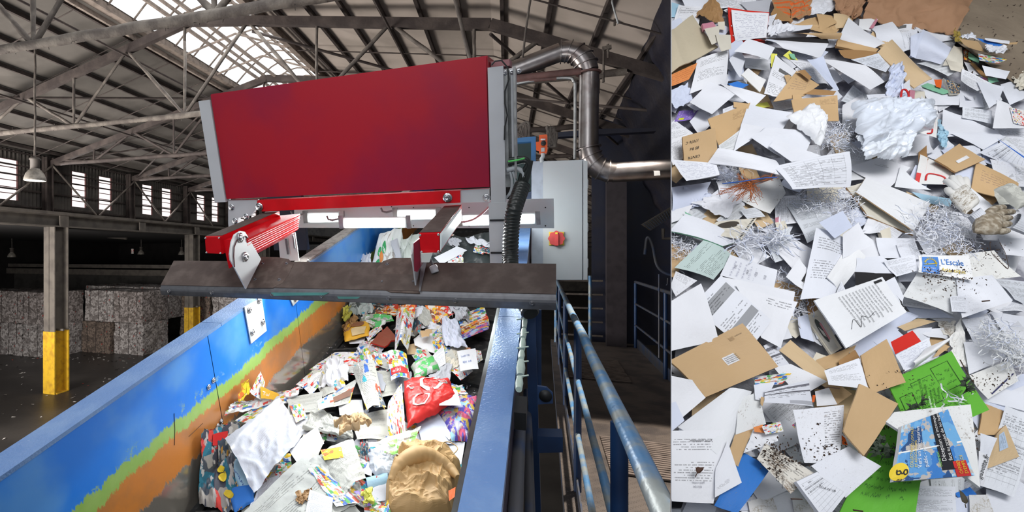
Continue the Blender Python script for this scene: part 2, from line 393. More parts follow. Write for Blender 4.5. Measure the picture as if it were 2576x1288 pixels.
# longitudinal braces between the trusses
for i, (a, b) in enumerate((((4.15, -10.3, 2.2), (9.6, -5.9, 3.3)), ((6.85, -.2, 2.8), (12.4, 3.2, 1.35)), ((9.6, -.2, 2.8), (6.85, 3.2, 1.35)), ((12.4, -.2, 2.8), (15.2, 3.2, 1.35)), ((6.85, -3.6, 3.3), (9.6, -.3, 2.8)), ((9.6, -10.3, 2.2), (12.4, -5.9, 3.3)), ((12.4, -10.3, 2.2), (9.6, -5.9, 3.3)), ((15.2, -10.3, 2.2), (18, -5.9, 3.3)))):
    tag(MB().tube([H(*a), H(*b)], .022, 6).build('roof_brace', trussd_m), 'thin dark diagonal brace tying neighbouring roof trusses together', 'brace', 'braces between the roof trusses')
for uu in (9.53, 12.4, 15.2):
    for sgn in (-1, 1):
        tag(MB().tube([H(uu, -10.35, 2.1), H(uu+sgn*1.38, -10.35, 1.0)], .025, 6).build('wall_brace', truss_m), 'slanting tube brace in front of the clerestory windows', 'brace', 'braces in front of the clerestory windows')
for v in (-8.07, -5.87, -1.5):
    tag(MB().tube([H(4.15, v, rz(v)-.1), H(30, v, rz(v)-.1)], .018, 6).build('roof_tie', trussd_m), 'thin lengthwise tie tube under the roof trusses', 'tie', 'lengthwise ties under the roof')
# pendant lamps
def pendant(px, py, Y, ytop, lb, dust=True, bright=True):
    c = EYE+ray(px, py)*Y; tp = EYE+ray(px, ytop)*Y; s_ = .31
    t = thing('pendant_lamp', c, lb, 'lamp')
    n_ = 14 if dust else 3
    MB().tube([c.lerp(tp, .0)+V((0, 0, .3*s_/.31))]+[c.lerp(tp, (k+1)/n_)+V((R.uniform(-.006, .006), 0, .1 if k < 1 else 0)) for k in range(n_)], .016 if dust else .008, 6).build('suspension_rod', truss_m if dust else lamp_m, t)
    MB().lathe(c, (0, 0, 1), [(.155, -.0), (.16, .01), (.15, .05), (.13, .11), (.09, .165), (.07, .175), (.07, .19)], 24).build('lamp_shade', lamp_m, t)
    MB().lathe(c, (0, 0, 1), [(.0, .37), (.05, .368), (.08, .35), (.085, .33), (.07, .32), (.068, .18), (.0, .18)], 18).build('ballast_housing', simple('dark_ballast', (.10, .085, .075), .7), t)
    MB().lathe(c, (0, 0, 1), [(.0, .012), (.15, .012), (.152, .004), (.0, .004)], 24).build('lamp_glass', lampe_m if bright else lamp_m, t)
pendant(88, 455, 8.0, 120, 'large dusty bell lamp hanging at the left before the windows')
pendant(237, 548, 16, 408, 'small bell lamp hanging below the crane beam of the windows', False)
pendant(30, 647, 20, 600, 'unlit bell lamp in the dark aisle, left of the near column', False, False)
pendant(355, 640, 24, 600, 'tiny bell lamp in the dark aisle right of the number sign', False, False)
pendant(457, 641, 24, 600, 'tiny bell lamp in the dark aisle beside the far column', False, False)
# aisle fan-like arm, number board
t = thing('number_board', atU(333, 632, 17), 'small white number 17 board hanging in the dark aisle', 'sign')
c = t.location
MB().hexa([c+HX*x+V((0, 0, z))+HL*y for z in (-.1, .1) for x, y in ((-.055, 0), (.055, 0), (.055, .01), (-.055, .01))]).build('board', simple('white_board', (.6, .58, .55), .6), t)
fl = []
def text_mesh(txt, size, fn, name, mt, parent, align='CENTER', ext=0, clip=None, shear=0):
    cu = bpy.data.curves.new(name, 'FONT'); cu.body = txt; cu.size = size; cu.align_x = align; cu.align_y = 'CENTER'; cu.resolution_u = 2; cu.shear = shear
    to = bpy.data.objects.new(name, cu); LINK(to); dg = bpy.context.evaluated_depsgraph_get()
    me = to.evaluated_get(dg).to_mesh(); vs = [v.co.copy() for v in me.vertices]; fs = [tuple(p.vertices) for p in me.polygons]
    to.to_mesh_clear(); bpy.data.objects.remove(to); bpy.data.curves.remove(cu)
    mb = MB(); mb.add([fn(p.x, p.y) for p in vs], fs); return mb.build(name, mt, parent, clip)
ink_m = simple('black_ink', (.012, .012, .014), .6); inkred_m = simple('red_ink', (.6, .02, .02), .5); inkblue_m = simple('blue_ink', (.02, .1, .42), .5)
inky_m = simple('yellow_ink', (.75, .55, .03), .5); inkw_m = simple('white_ink', (.8, .8, .8), .5)
text_mesh('17', .15, lambda x, y: c+HX*x+V((0, 0, y))-HL*.004, 'number', inkred_m, t)
# aisle crane arm
tag(MB().tube([atU(270, 596, 17), atU(318, 600, 17)], .05, 8).tube([atU(292, 585, 17), atU(292, 600, 17)], .04, 8).build('ceiling_unit', beam_m), 'grey tube fitting hanging under the crane beam in the aisle', 'fitting')
tag(MB().tube([atU(425, 582, 16), atU(475, 581, 16)], .03, 8).tube([atU(455, 440, 16), atU(455, 581, 16)], .012, 5).build('hanging_tube_light', lamp_m), 'thin tube fitting hanging by a rod before the far windows', 'fitting')
tag(MB().tube([atU(420, 405, 16), atU(420, 470, 16)], .014, 5).lathe(atU(420, 474, 16), (0, 0, 1), [(.09, 0), (.08, .04), (.02, .09)], 12).build('small_pendant', lamp_m), 'small pendant hanging on a rod between the windows', 'lamp')
# bales
def bale_mat(i, a, b):
    k = NT('bale_paper_%d' % i); x = k.n('ShaderNodeTexVoronoi'); x.inputs['Scale'].default_value = 17; k.set(x.inputs['Vector'], k.m2 and k.co())
    f = k.m2('ADD', k.m2('MULTIPLY', k.noise(7, detail=8, rough=.8), .6), k.m2('MULTIPLY', x.outputs[0], .35))
    y = k.n('ShaderNodeSeparateColor'); k.set(y.inputs[0], x.outputs[1])
    c = k.mix(k.step(y.outputs[0], .2, .95), b, a); c = k.mix(k.step(f, .43, .30), c, (.02, .017, .015))
    c = k.mix(k.step(y.outputs[1], .985, .99), c, (.3, .05, .04))
    k.bump(f, .8, .05); return k.done(c, .9)
bm_ = [bale_mat(0, (.42, .37, .35), (.15, .125, .115)), bale_mat(1, (.22, .165, .13), (.10, .075, .06)), bale_mat(2, (.5, .46, .44), (.2, .175, .165))]
def bale(u0, v0, z0, su, sv, sz, mt, lb, grp=None):
    m = MB(); sd = R.random()*50
    def P(a, b, c):
        p = H(u0+su*a, v0+sv*b, z0+sz*c)
        e = noise.noise_vector(p*3.2+V((sd, 0, 0)))*.05+noise.noise_vector(p*11+V((sd, 0, 0)))*.022; e.z *= .5; return p+e
    n_ = 12
    m.grid(lambda a, b: P(0, a, 1-b), n_, n_); m.grid(lambda a, b: P(a, 1, 1-b), n_, n_); m.grid(lambda a, b: P(b, a, 1), n_, n_); m.grid(lambda a, b: P(1-a, 0, 1-b), n_, n_)
    m.grid(lambda a, b: P(1, 1-a, 1-b), 4, 4)
    t = thing('paper_bale', H(u0+su/2, v0+sv/2, z0), lb, 'bale', grp)
    m.build('pressed_paper', mt, t)
    s_ = MB()
    for k in (.2, .5, .8):
        s_.tube([H(u0-.01, v0+sv*k, z0+.02), H(u0-.02, v0+sv*k, z0+sz), H(u0+su, v0+sv*k, z0+sz)], .006, 4)
    s_.build('baling_wire', trussd_m, t)
cols = [-17.6, -16.35, -15.1, -13.85, -12.6, -11.35, -10.05, -8.8]
for i, v in enumerate(cols):
    for r_ in (0, 1):
        mt = bm_[(2 if i in (1, 2, 4, 7) else 1 if i in (3, 5) else 0)] if r_ == 0 else bm_[(0 if i % 3 else 2) if i != 5 else 1]
        pos = ['at the far left edge of the stack', 'left of the near column', 'beside the near column on its left', 'just right of the near column', 'right of the near column, second along', 'brownish part of the stack', 'left of the far column', 'right of the far column'][i]
        bale((14 if i < 5 else 16.1)+R.uniform(-.1, .1)+(-1.3 if i < 3 else 0), v+.01, -3.4+r_*1.06, 1.3, 1.2, 1.05, mt, '%s bale of pressed paper, %s' % ('lower' if r_ == 0 else 'upper', pos))
for i, v in enumerate(cols[2:]):
    bale(15.4 if i < 3 else 17.5, v, -2.34, 1.6, 1.2, 1.1, bm_[2], 'pressed paper bale in the back row, only its pale top showing', 'bales in the back row')
m = MB()
for k in range(420):
    u_, v_ = R.uniform(5.5, 13.8), R.uniform(-15, -4.5)
    if R.random() < .4: u_ = 13.6-abs(R.gauss(0, .6))
    a = R.uniform(0, 6.3); l, w_ = R.uniform(.012, .06), R.uniform(.008, .03); p = H(u_, v_, -3.395)
    x = V((math.cos(a), math.sin(a), R.uniform(-.1, .3)))*l; y = V((-math.sin(a), math.cos(a), .1))*w_
    m.add([p-x-y, p+x-y, p+x+y, p-x+y+V((0, 0, .01))], [(0, 1, 2, 3)], 1 if R.random() < .06 else 0)
tag(m.build('floor_litter', [simple('grey_litter', (.42, .39, .36), .8, 0, .2, 3), simple('red_litter', (.6, .08, .05), .7)]), 'small paper scraps littering the dark hall floor', 'litter', None, 'stuff')
tag(MB().grid(lambda a, b: atN(88+22*a, 1045+7*b, -3.0)*1.0 if False else H(8.2+.1*b, -8.55+.22*a, -3.38+.03*math.sin(6*a)), 4, 2).build('red_scrap', simple('red_litter', (.6, .08, .05))), 'red and white scrap lying on the hall floor', 'litter')
# ================================================================== INCLINED CONVEYOR
def bolt(p, ax, r, parent, mt=None, name='bolt'):
    ax = V(ax).normalized(); m = MB()
    m.lathe(p, ax, [(0, .0), (r*1.7, 0), (r*1.7, r*.35), (r, r*.35)], 12).lathe(p, ax, [(r, r*.3), (r, r*1.1), (r*.6, r*1.15), (r*.55, r*.7), (0, r*.7)], 6)
    return m.build(name, mt or bolt_m, parent)
t = thing('conveyor_trough', F(2, -.8, -1.7), 'blue inclined trough of the sorting conveyor, orange and green wear along its left wall', 'conveyor')
def wallgrid(s0, s1, nm):
    m = MB(); n_ = max(2, int((s1-s0)*4))
    vs = []; uvs = []; fs = []
    for i in range(n_+1):
        s_ = s0+(s1-s0)*i/n_
        for n__ in (-1.66, -.9): vs.append(F(s_, -1.47, n__)); uvs.append((s_, n__+1.62))
    for i in range(n_): fs.append((2*i, 2*i+2, 2*i+3, 2*i+1))
    m.add(vs, fs, 0, False, uvs)
    m.add([F(s0, -1.475, -1.66), F(s1, -1.475, -1.66), F(s1, -1.475, -.9), F(s0, -1.475, -.9)], [(0, 1, 2, 3)], 1, False, [(s0, 0), (s1, 0), (s1, .7), (s0, .7)])
    return m.build(nm, [trough_m, blue_m], t)
wallgrid(-.6, 1.835, 'side_panel'); wallgrid(1.84, 2.75, 'side_panel'); wallgrid(2.754, 7.4, 'side_panel')
m = MB()
for (s0, s1) in ((-.6, 1.95), (1.955, 7.4)):
    m.box(F, (s0, -1.575, -.915), (s1, -1.468, -.9)).box(F, (s0, -1.585, -1.06), (s1, -1.575, -.9))
m.build('left_rim', flange_m, t)
MB().box(F, (2.7, -1.56, -.9), (7.4, -1.47, -.885)).build('rim_dust', simple('pale_rim_dust', (.36, .33, .31), .95, 0, .2, 20, None, .8, 60), t)
m = MB(); m.box(F, (-.6, -.185, -.93), (2.2, -.09, -.9)).box(F, (2.205, -.185, -.93), (7.4, -.09, -.9)).build('right_rim', flange_m, t)
MB().box(F, (-.6, -.20, -1.66), (7.4, -.185, -.905)).build('side_panel', simple('scratched_inner_steel', (.20, .22, .22), .3, .7, .2, 6), t)
MB().box(F, (-.6, -.105, -1.2), (7.4, -.095, -.93)).build('side_panel', simple('chipped_dark_edge', (.035, .022, .03), .6, 0, .4, 30, (.06, .05, .09)), t)
b = MB(); b.box(F, (-.6, -1.47, -1.66), (7.6, -.2, -1.62))
for k in range(25):
    s_ = -.5+k*.33
    for sg, t0, t1 in ((1, -.85, -.24), (-1, -.85, -1.42)):
        b.bar(F(s_+.18, t0, -1.61), F(s_, t1, -1.61), .028, .025, 0, N)
b.build('belt', belt_m, t)
b = MB().box(F, (-.6, -1.43, -1.615), (7.4, -1.4, -1.6)).box(F, (-.6, -.25, -1.615), (7.4, -.2, -1.57)); b.build('belt_skirt', blk_m, t)
for (q, nb) in ((((613, 772), (656, 749), (669, 832), (630, 864)), ((627, 780), (651, 756), (634, 836), (660, 810))), (((728, 749), (760, 735), (757, 748), (736, 769)), ((742, 752),))):
    P = [atplane(x, y, Cc, -1.466) for x, y in q]
    pl = MB().prism(P, Cc*.006).build('patch_plate', simple('white_patch_paint', (.66, .72, .74), .4), t)
    for x, y in nb: bolt(atplane(x, y, Cc, -1.46), Cc, .011, pl)
for x, y in ((525, 974), (537, 957), (556, 1060), (548, 1072), (775, 655)): bolt(atplane(x, y, Cc, -1.468), Cc, .008, t)
m = MB()
for pts in (((438, 1040), (440, 1080), (439, 1120)), ((475, 1098), (510, 1065))):
    m.tube([atplane(x, y, Cc, -1.469) for x, y in pts], .0013, 4)
m.build('scratch', simple('dark_scratch', (.05, .03, .025), .8), t)
# outside right of the trough: support posts, pipes, connectors
tag(MB().prism([atW(x, y, 2.35) for x, y in ((1322, 782), (1346, 782), (1362, 1330), (1338, 1330))], DH*.07).prism([atW(x, y, 2.45) for x, y in ((1346, 780), (1362, 780), (1362, 975), (1348, 975))], DH*.05).prism([atW(x, y, 2.1) for x, y in ((1352, 1098), (1416, 1100), (1416, 1138), (1352, 1140))], DH*.1).build('support_frame', blue_m), 'dark blue steel frame carrying the conveyor beside the walkway', 'frame')
t = thing('lifting_lug', atW(1375, 1000, 1.99), 'dark blue lug plate with a round hole on the support frame', 'bracket')
P = [atW(x, y, 2.0) for x, y in ((1352, 972), (1375, 975), (1391, 990), (1391, 1015), (1352, 1018))]
m = MB().prism(P, DH*.02).build('plate', blue_m, t)
cc = atW(1372, 996, 1.995); MB().lathe(cc, DH, [(.0, 0), (.022, 0), (.022, -.002), (0, -.002)], 16).build('hole_rim', blk_m, t)
tag(MB().tube([atN(1285, 1500, -1.1), atN(1296, 1288, -1.1), atN(1310, 1012, -1.1)], .021, 12).build('side_tube', raild_m), 'grey tube running along the right side of the trough', 'tube')
tag(MB().tube([atN(1338, 1500, -1.3), atN(1333, 1288, -1.3), atN(1326, 985, -1.3)], .017, 10).build('side_tube', raild_m), 'darker thin tube running beside the first along the trough', 'tube')
t = thing('cable_connector_strip', atS(1310, 880, 1.9), 'row of pale green cable connectors on the edge of the blue trough', 'connectors')
for (y0, y1, wd) in ((795, 825, .011), (828, 850, .013), (852, 880, .012), (884, 903, .012), (906, 945, .015), (948, 980, .012)):
    s_ = 2.15-(y0-795)/185*.75; x0 = 1321-(y0-795)*.09
    MB().tube([atS(x0, y0, s_), atS(x0-1, (y0+y1)/2, s_-.02), atS(x0-2, y1, s_-.06)], [wd*.7, wd, wd*.8], 10).build('connector', cream_m, t)
MB().box(F, (1.48, -.085, -.98), (1.58, -.05, -.92)).build('end_socket', blk_m, t)
for k in range(5):
    y = 800+k*36; s_ = 2.15-(y-795)/185*.75; MB().tube([atS(1300, y+4, s_), atS(1330, y, s_)], .003, 5).build('cable_tie', cream_m, t)
# ================================================================== RED OPTICAL BOX
t = thing('optical_sorter_hood', F(2.7, -1, -.45), 'large red steel hood of the optical sorting unit above the conveyor', 'machine hood')
MB().box(F, (2.6, -1.76, -.385), (3.1, -.24, .22)).build('housing', red_m, t)
MB().box(F, (2.585, -1.755, -.383), (2.6, -.245, .216)).build('front_panel', red_m, t)
lip = MB(); P = [atS(x, y, 2.59) for x, y in ((648, 504), (1158, 479), (1158, 510), (700, 530), (660, 532), (646, 520))]
lip.prism(P, D*.04); lip = lip.build('lower_lip', redg_m, t)
for x, y in ((653, 520), (1126, 497)): bolt(atS(x, y, 2.585), -D, .014, t)
for nm, q in (('corner_bracket', ((574, 504), (646, 503), (646, 521), (630, 543), (600, 548), (580, 642), (574, 560))), ('corner_bracket', ((1158, 479), (1230, 475), (1230, 508), (1158, 510)))):
    MB().prism([atS(x, y, 2.6) for x, y in q], D*.03).build(nm, post_m, t)
for x, y in ((583, 521), (620, 545), (592, 556), (1224, 497)): bolt(atS(x, y, 2.598), -D, .011, t)
pz = MB(); pz.box(F, (2.58, -1.84, -.40), (2.64, -1.763, .19)).box(F, (2.64, -1.80, -.39), (3.05, -1.763, .19)).build('post', post_m, t)
MB().box(F, (2.57, -.238, -.82), (2.6, -.17, .165)).box(F, (2.6, -.238, -.82), (2.72, -.225, .165)).box(F, (2.6, -.14, -.3), (2.95, -.13, .15)).build('post', post_m, t)
MB().box(F, (2.6, -.17, -.33), (2.62, -.155, .15)).box(F, (2.66, -.2, -.4), (2.68, -.14, .15)).box(F, (2.58, -.128, -.35), (2.6, -.118, .155)).build('cable_channel', galv_m, t)
MB().box(F, (2.565, -.25, -.79), (2.572, -.165, -.46)).build('cover_plate', post_m, t)
for n_ in (-.545, -.71): MB().box(F, (2.558, -.245, n_-.004), (2.566, -.16, n_+.004)).build('cable_tie', blk_m, t)
MB().box(F, (2.7, -.235, .17), (2.9, -.15, .2)).build('top_cap', simple('dusty_pink_cap', (.35, .16, .17), .8), t)
for k in range(3): bolt(F(2.6, -.165+k*.03, .135), -D, .007, t)
pts = [atS(x, y, 2.56) for x, y in ((1236, 164), (1245, 154), (1262, 152), (1277, 170), (1280, 200), (1270, 230), (1270, 260), (1276, 290), (1270, 318), (1269, 352))]
tag(MB().tube(pts, .0035, 6).build('loose_cable', blk_m), 'thin black cable dangling down the grey post of the red hood', 'cable')
# adjusting arms and brackets
def arm(q, q2, lb, dust=True):
    t = thing('adjusting_arm', atS(q[0][0], q[0][1], 2.05), lb, 'machine arm')
    a = [atS(x, y, 2.05) for x, y in q]
    b_ = MB().prism(a, D*.62); b_.build('square_tube', redg_m, t)
    up = [a[0]+N*.0015, a[1]+N*.0015]
    MB().add([up[0]+D*.01, up[1]+D*.01, up[1]+D*.6, up[0]+D*.6], [(0, 1, 2, 3)]).build('dust_layer', dust_m, t)
    e = MB().prism([p-D*.006+(sum(a, V())/4-p)*.06 for p in a], D*.006).build('end_cap', redg_m, t)
    for p in a: bolt(p.lerp(sum(a, V())/4, .14)-D*.007, -D, .003, t, None, 'screw')
    if q2:
        c_ = [atS(x, y, 2.07) for x, y in q2]
        MB().prism(c_, D*.6).build('grooved_profile', redg_m, t)
        m = MB()
        for k in (.12, .36, .62, .9):
            p = c_[1].lerp(c_[2], k); m.tube([p+D*.003, p+D*.6], .0045, 6)
        m.build('profile_rib', redg_m, t)
        m = MB()
        for k in (.25, .5, .76):
            p = c_[1].lerp(c_[2], k)+Cc*.001; m.tube([p+D*.003, p+D*.6], .002, 5)
        m.build('profile_groove', simple('bright_groove_metal', (.7, .6, .6), .25, .9), t)
    return t
arm(((516, 595), (556, 594), (560, 639), (519, 637)), ((560, 604), (622, 600), (617, 648), (576, 676)), 'left red adjusting arm with grooved side and dusty top')
ra = arm(((1054, 587), (1107, 585), (1107, 635), (1058, 636)), None, 'right red adjusting arm, short and dusty, beside the grey bracket')
P = [atS(x, y, 2.04) for x, y in ((1107, 588), (1112, 592), (1110, 628), (1107, 632))]
MB().prism(P, D*.55).build('side_plate', white_m, ra)
MB().prism([atS(x, y, 2.02) for x, y in ((1059, 638), (1088, 637), (1080, 660), (1060, 660))], D*.01).build('label_plate', simple('stained_label', (.5, .52, .5), .6), ra)
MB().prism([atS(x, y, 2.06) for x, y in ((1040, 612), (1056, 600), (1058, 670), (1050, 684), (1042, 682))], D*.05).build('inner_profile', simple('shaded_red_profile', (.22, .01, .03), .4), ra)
# guard plate
gt = thing('guard_plate', atS(900, 700, 2.08), 'long dusty steel guard plate across the conveyor, brown above a grey lip', 'guard')
A0, A1 = atS(438, 657, 2.24), atS(1399, 665, 2.24); B0, B1 = atS(405, 718, 2.08), atS(1399, 741, 2.08); L0, L1 = atS(412, 739, 2.09), atS(1399, 776, 2.09)
def sheetq(a, b, c, d, th, nm, mt, par):
    n_ = (b-a).cross(d-a).normalized(); return MB().prism([a, b, c, d], n_*th).build(nm, mt, par)
sheetq(A0, A1, B1, B0, -.004, 'slanted_panel', dust_m, gt)
m = MB()
for k in range(6):
    a0, a1 = k/6, (k+1)/6
    def cv(p0, p1, a, lo):
        return p0.lerp(p1, a)-D*(.018*math.sin(min(1, a*1.6)*math.pi/2))
    m.add([cv(B0, L0, a0, 0), cv(B1, L1, a0, 0), cv(B1, L1, a1, 0), cv(B0, L0, a1, 0)], [(0, 1, 2, 3)], 0, True)
m.add([L0-D*.02, L1-D*.02, L1+D*.05, L0+D*.05], [(0, 1, 2, 3)])
m.build('front_lip', stl_m, gt)
for f_ in (.03, .17, .35, .37, .485, .50, .65, .80, .955)[::1]:
    if f_ in (.37, .50): continue
    bolt(B0.lerp(B1, f_)*.42+L0.lerp(L1, f_)*.58-D*.016, -D, .007, gt, stl_m)
teal = simple('faded_teal_sticker', (.10, .30, .27), .5)
for q in (((682, 736), (828, 736), (815, 743), (684, 744)), ((848, 746), (906, 747), (898, 752), (852, 752))):
    MB().prism([atS(x, y, 2.066) for x, y in q], D*.001).build('sticker', teal, gt)
gn = (A1-A0).cross(B0-A0).normalized(); go = gn.dot(A0-EYE)
if gn.dot(D) > 0: gs = -1
else: gs = 1
def onG(x, y, e=0): return atplane(x, y, gn, go)+gn*gs*e
def bracket(fl, lobe, tpl, fold, bolts, lb, lb2):
    t = thing('pivot_bracket', onG(*fl[0]), lb, 'bracket')
    MB().prism([onG(x, y, .003) for x, y in fl], gn*gs*.006).build('dusty_flange', simple('dark_dusty_flange', (.075, .052, .044), .9, 0, .2, 20, (.12, .09, .075), .5, 60, bd=.004), t)
    pl = MB().prism([atplane(x, y, Cc, tpl) for x, y in lobe], -Cc*.006).build('plate', post_m, t)
    if fold: MB().add([atplane(*fold[0], Cc, tpl), atplane(*fold[1], Cc, tpl), onG(*fold[2], .008)], [(0, 1, 2)]).build('fold', stl_m, t)
    for x, y in bolts: bolt(onG(x, y, .007), gn*gs, .006, t, stl_m)
    return t
lobe = [(604, 581), (616, 583), (622, 592), (657, 652), (619, 727), (590, 673), (580, 655), (578, 640), (582, 610), (590, 590)]
t = bracket([(657, 649), (700, 650), (728, 655), (739, 668), (728, 694), (712, 715), (688, 727), (620, 727)], lobe, -1.33, ((657, 653), (620, 727), (645, 672)), ((662, 665), (643, 705), (722, 665), (704, 706)), 'grey pivot bracket with curved slot, under the left red arm', '')
bolt(atplane(604, 598, Cc, -1.328), Cc, .014, t); bolt(atplane(616, 646, Cc, -1.328), Cc, .014, t)
MB().tube([atplane(x, y, Cc, -1.327) for x, y in ((628, 603), (618, 594), (606, 596), (596, 605), (589, 622), (588, 645), (590, 672))], .0028, 5).build('curved_slot', simple('dark_red_slot', (.08, .01, .015), .6), t)
lobe2 = [(1037, 640), (1043, 610), (1050, 612), (1052, 660), (1060, 680), (1058, 742), (1050, 742)]
t = bracket([(1034, 652), (990, 652), (965, 660), (948, 680), (946, 712), (958, 730), (985, 738), (1057, 741)], lobe2, -.52, None, ((975, 667), (962, 712), (1040, 712)), 'grey pivot bracket under the right red arm, its rounded flange dusty brown', '')
MB().prism([onG(x, y, .02) for x, y in ((1060, 672), (1075, 668), (1060, 740), (1056, 742))], gn*gs*.003).build('fold', stl_m, t)
t = thing('clamping_knob', onG(1095, 690, .02), 'pale round clamping knob on a short rod beside the right bracket', 'knob')
p = onG(1096, 690, .01); ax = (onG(1084, 666, .06)-p).normalized()
MB().lathe(p, ax, [(0, 0), (.016, 0), (.018, .004), (.018, .03), (.014, .034), (0, .034)], 16).build('grip', post_m, t); MB().tube([p+ax*.03, p+ax*.09], .005, 8).build('rod', stl_m, t)
# light bank behind the hood
t = thing('lamp_mounting_plate', atS(1000, 575, 3.3), 'white mounting plate carrying the bright work lights behind the hood', 'plate')
MB().prism([atS(x, y, 3.3) for x, y in ((740, 512), (1393, 500), (1394, 574), (740, 573))], D*.01).build('plate', white_m, t)
m = MB()
for x in (770, 840, 900, 985, 1040, 1180, 1290, 1372, 1372):
    for y in ((522, 568) if x > 1000 else (520,)): m.lathe(atS(x, y, 3.298), -D, [(0, .002), (.004, .002), (.004, 0)], 8)
m.build('rivet', blk_m, t)
lm = emit('work_light_tube', (.93, 1, .99), 9)
for (x0, y0, x1, y1, s_, lb) in ((776, 543, 848, 557, 3.22, 'work light at far left, partly behind the left red arm'), (866, 555, 1016, 571, 3.12, 'long work light low in the middle between the red arms'), (1002, 535, 1092, 550, 3.24, 'work light high in the middle, left of the right red arm'), (1166, 548, 1232, 565, 3.12, 'work light between the right red arm and the grey post'), (1304, 545, 1342, 561, 3.2, 'short end of a work light right of the black hose')):
    t = thing('work_light', atS(x0, y1, s_), lb, 'work light')
    MB().prism([atS(x, y, s_) for x, y in ((x0-12, y0-7), (x1+4, y0-8), (x1+4, y1+2), (x0-12, y1+3))], D*.03).build('housing', white_m, t)
    MB().prism([atS(x, y, s_-.012) for x, y in ((x0, y0), (x1, y0-1), (x1, y1-1), (x0, y1))], D*.014).build('diffuser', lm, t)
    for xx in (x0-16, x1+4): MB().prism([atS(x, y, s_-.005) for x, y in ((xx, y0-12), (xx+12, y0-12), (xx+14, y1+4), (xx+4, y1+5))], D*.02).build('end_bracket', galv_m, t)
    MB().tube([atS(x, y, s_-.01) for x, y in ((x0-16, y0-4), (x0-30, y0-1), (x0-40, y0-3), (x0-44, y0-12))], .007, 7).build('cable_gland', simple('grey_gland', (.2, .2, .21), .5), t)
tag(MB().prism([atS(x, y, 2.9) for x, y in ((700, 600), (742, 585), (752, 656), (705, 656))], D*.01).prism([atS(x, y, 2.88) for x, y in ((716, 600), (722, 600), (727, 640), (722, 640))], D*.012, 1).prism([atS(x, y, 2.88) for x, y in ((735, 592), (738, 592), (742, 625), (739, 625))], D*.012, 1).build('slotted_bracket', [white_m, simple('slot_shadow_grey', (.15, .16, .17), .7)]), 'white slotted bracket behind the left red arm', 'bracket')
tag(MB().box(F, (7.4, -2.4, -1.7), (7.5, .5, -1.0)).build('inlet_curtain', dark_m), 'dark rubber curtain closing the far end of the trough', 'curtain')
tag(MB().box(F, (3.32, -1.9, -.9), (3.36, -1.62, -.45)).build('dark_side_sheet', navy_m), 'dark side sheet behind the slotted bracket', 'sheet')
# black corrugated hose and cables
cp = [atS(x, y, s_) for x, y, s_ in ((1335, 790, 2.1), (1305, 720, 2.25), (1285, 670, 2.4), (1284, 640, 2.45), (1285, 600, 2.45), (1288, 560, 2.45), (1294, 525, 2.45), (1304, 495, 2.5), (1314, 466, 2.55))]
def dense(pts, n_):
    out = []
    for i in range(len(pts)-1):
        p0, p1, p2, p3 = pts[max(i-1, 0)], pts[i], pts[i+1], pts[min(i+2, len(pts)-1)]
        for k in range(n_):
            a = k/n_; out.append(.5*((2*p1)+(p2-p0)*a+(2*p0-5*p1+4*p2-p3)*a*a+(3*p1-p0-3*p2+p3)*a**3))
    return out+[pts[-1]]
dp = dense(cp, 14)
tag(MB().tube(dp, [.037 if k % 3 else .030 for k in range(len(dp))], 16).build('corrugated_hose', hose_m), 'thick black corrugated hose running down beside the grey post', 'hose')
t = thing('cable_bundle', atS(1300, 440, 2.6), 'bundle of dark cables entering the top of the corrugated hose', 'cables')
for k, (pp, r_, mt) in enumerate(((((1312, 475), (1318, 445), (1330, 420), (1322, 405), (1300, 408), (1278, 412)), .012, hose_m), (((1305, 472), (1312, 440), (1328, 410), (1318, 398), (1280, 402)), .011, hose_m), (((1318, 470), (1328, 440), (1334, 410), (1335, 404)), .012, hose_m), (((1275, 428), (1295, 424), (1312, 430), (1318, 445)), .012, cab_m), (((1283, 432), (1288, 455), (1285, 480), (1272, 500)), .006, cab_m), (((1290, 432), (1297, 455), (1290, 478), (1275, 495)), .006, cab_m), (((1278, 406), (1300, 403), (1320, 398)), .004, simple('green_cable', (.1, .6, .12), .4)))):
    MB().tube(dense([atS(x, y, 2.6-(.03 if k == 6 else 0)) for x, y in pp], 6), r_, 10).build('cable', mt, t)
tag(MB().tube(dense([atS(x, y, 2.9) for x, y in ((1142, 545), (1160, 558), (1190, 552), (1215, 535), (1230, 520))], 6), .006, 8).build('pink_cable', simple('pinkish_cable', (.45, .25, .27), .4)), 'pinkish cable looping from the right red arm to the grey post', 'cable')
# ================================================================== ELECTRICAL CABINET (vertical)
W0 = 4.0
t = thing('electrical_cabinet', atW(1400, 705, W0), 'tall light grey electrical cabinet with a red and yellow main switch', 'cabinet')
def pr(q, w_, dep, nm, mt, par): return MB().prism([atW(x, y, w_) for x, y in q], DH*dep).build(nm, mt, par)
pr(((1337, 406), (1470, 402), (1470, 705), (1337, 705)), W0+.02, .3, 'body', simple('cabinet_side_enamel', (.36, .40, .47), .5), t)
dr = pr(((1366, 406), (1465, 402), (1465, 704), (1366, 704)), W0-.012, .03, 'door', cab_m, t)
pr(((1467.5, 403), (1478, 405), (1478, 704), (1467.5, 704)), W0-.02, .3, 'edge_frame', cab_m, t)
for y in (450, 560, 650): pr(((1478, y), (1480, y+2), (1480, y+22), (1478, y+24)), W0-.01, .05, 'hinge', cab_m, t)
sw = pr(((1381, 583), (1419, 583), (1419, 617), (1381, 617)), W0-.03, .018, 'main_switch', simple('yellow_switch_plate', (.72, .55, .04), .5), t)
p = atW(1399.5, 600, W0-.03); k_ = MB()
ang = [(.052*(1+.07*math.cos(8*a)), a) for a in [i*math.pi/24 for i in range(48)]]
k_.prism([p+Cc*(r_*math.cos(a))+V((0, 0, r_*math.sin(a))) for r_, a in ang], -DH*.02)
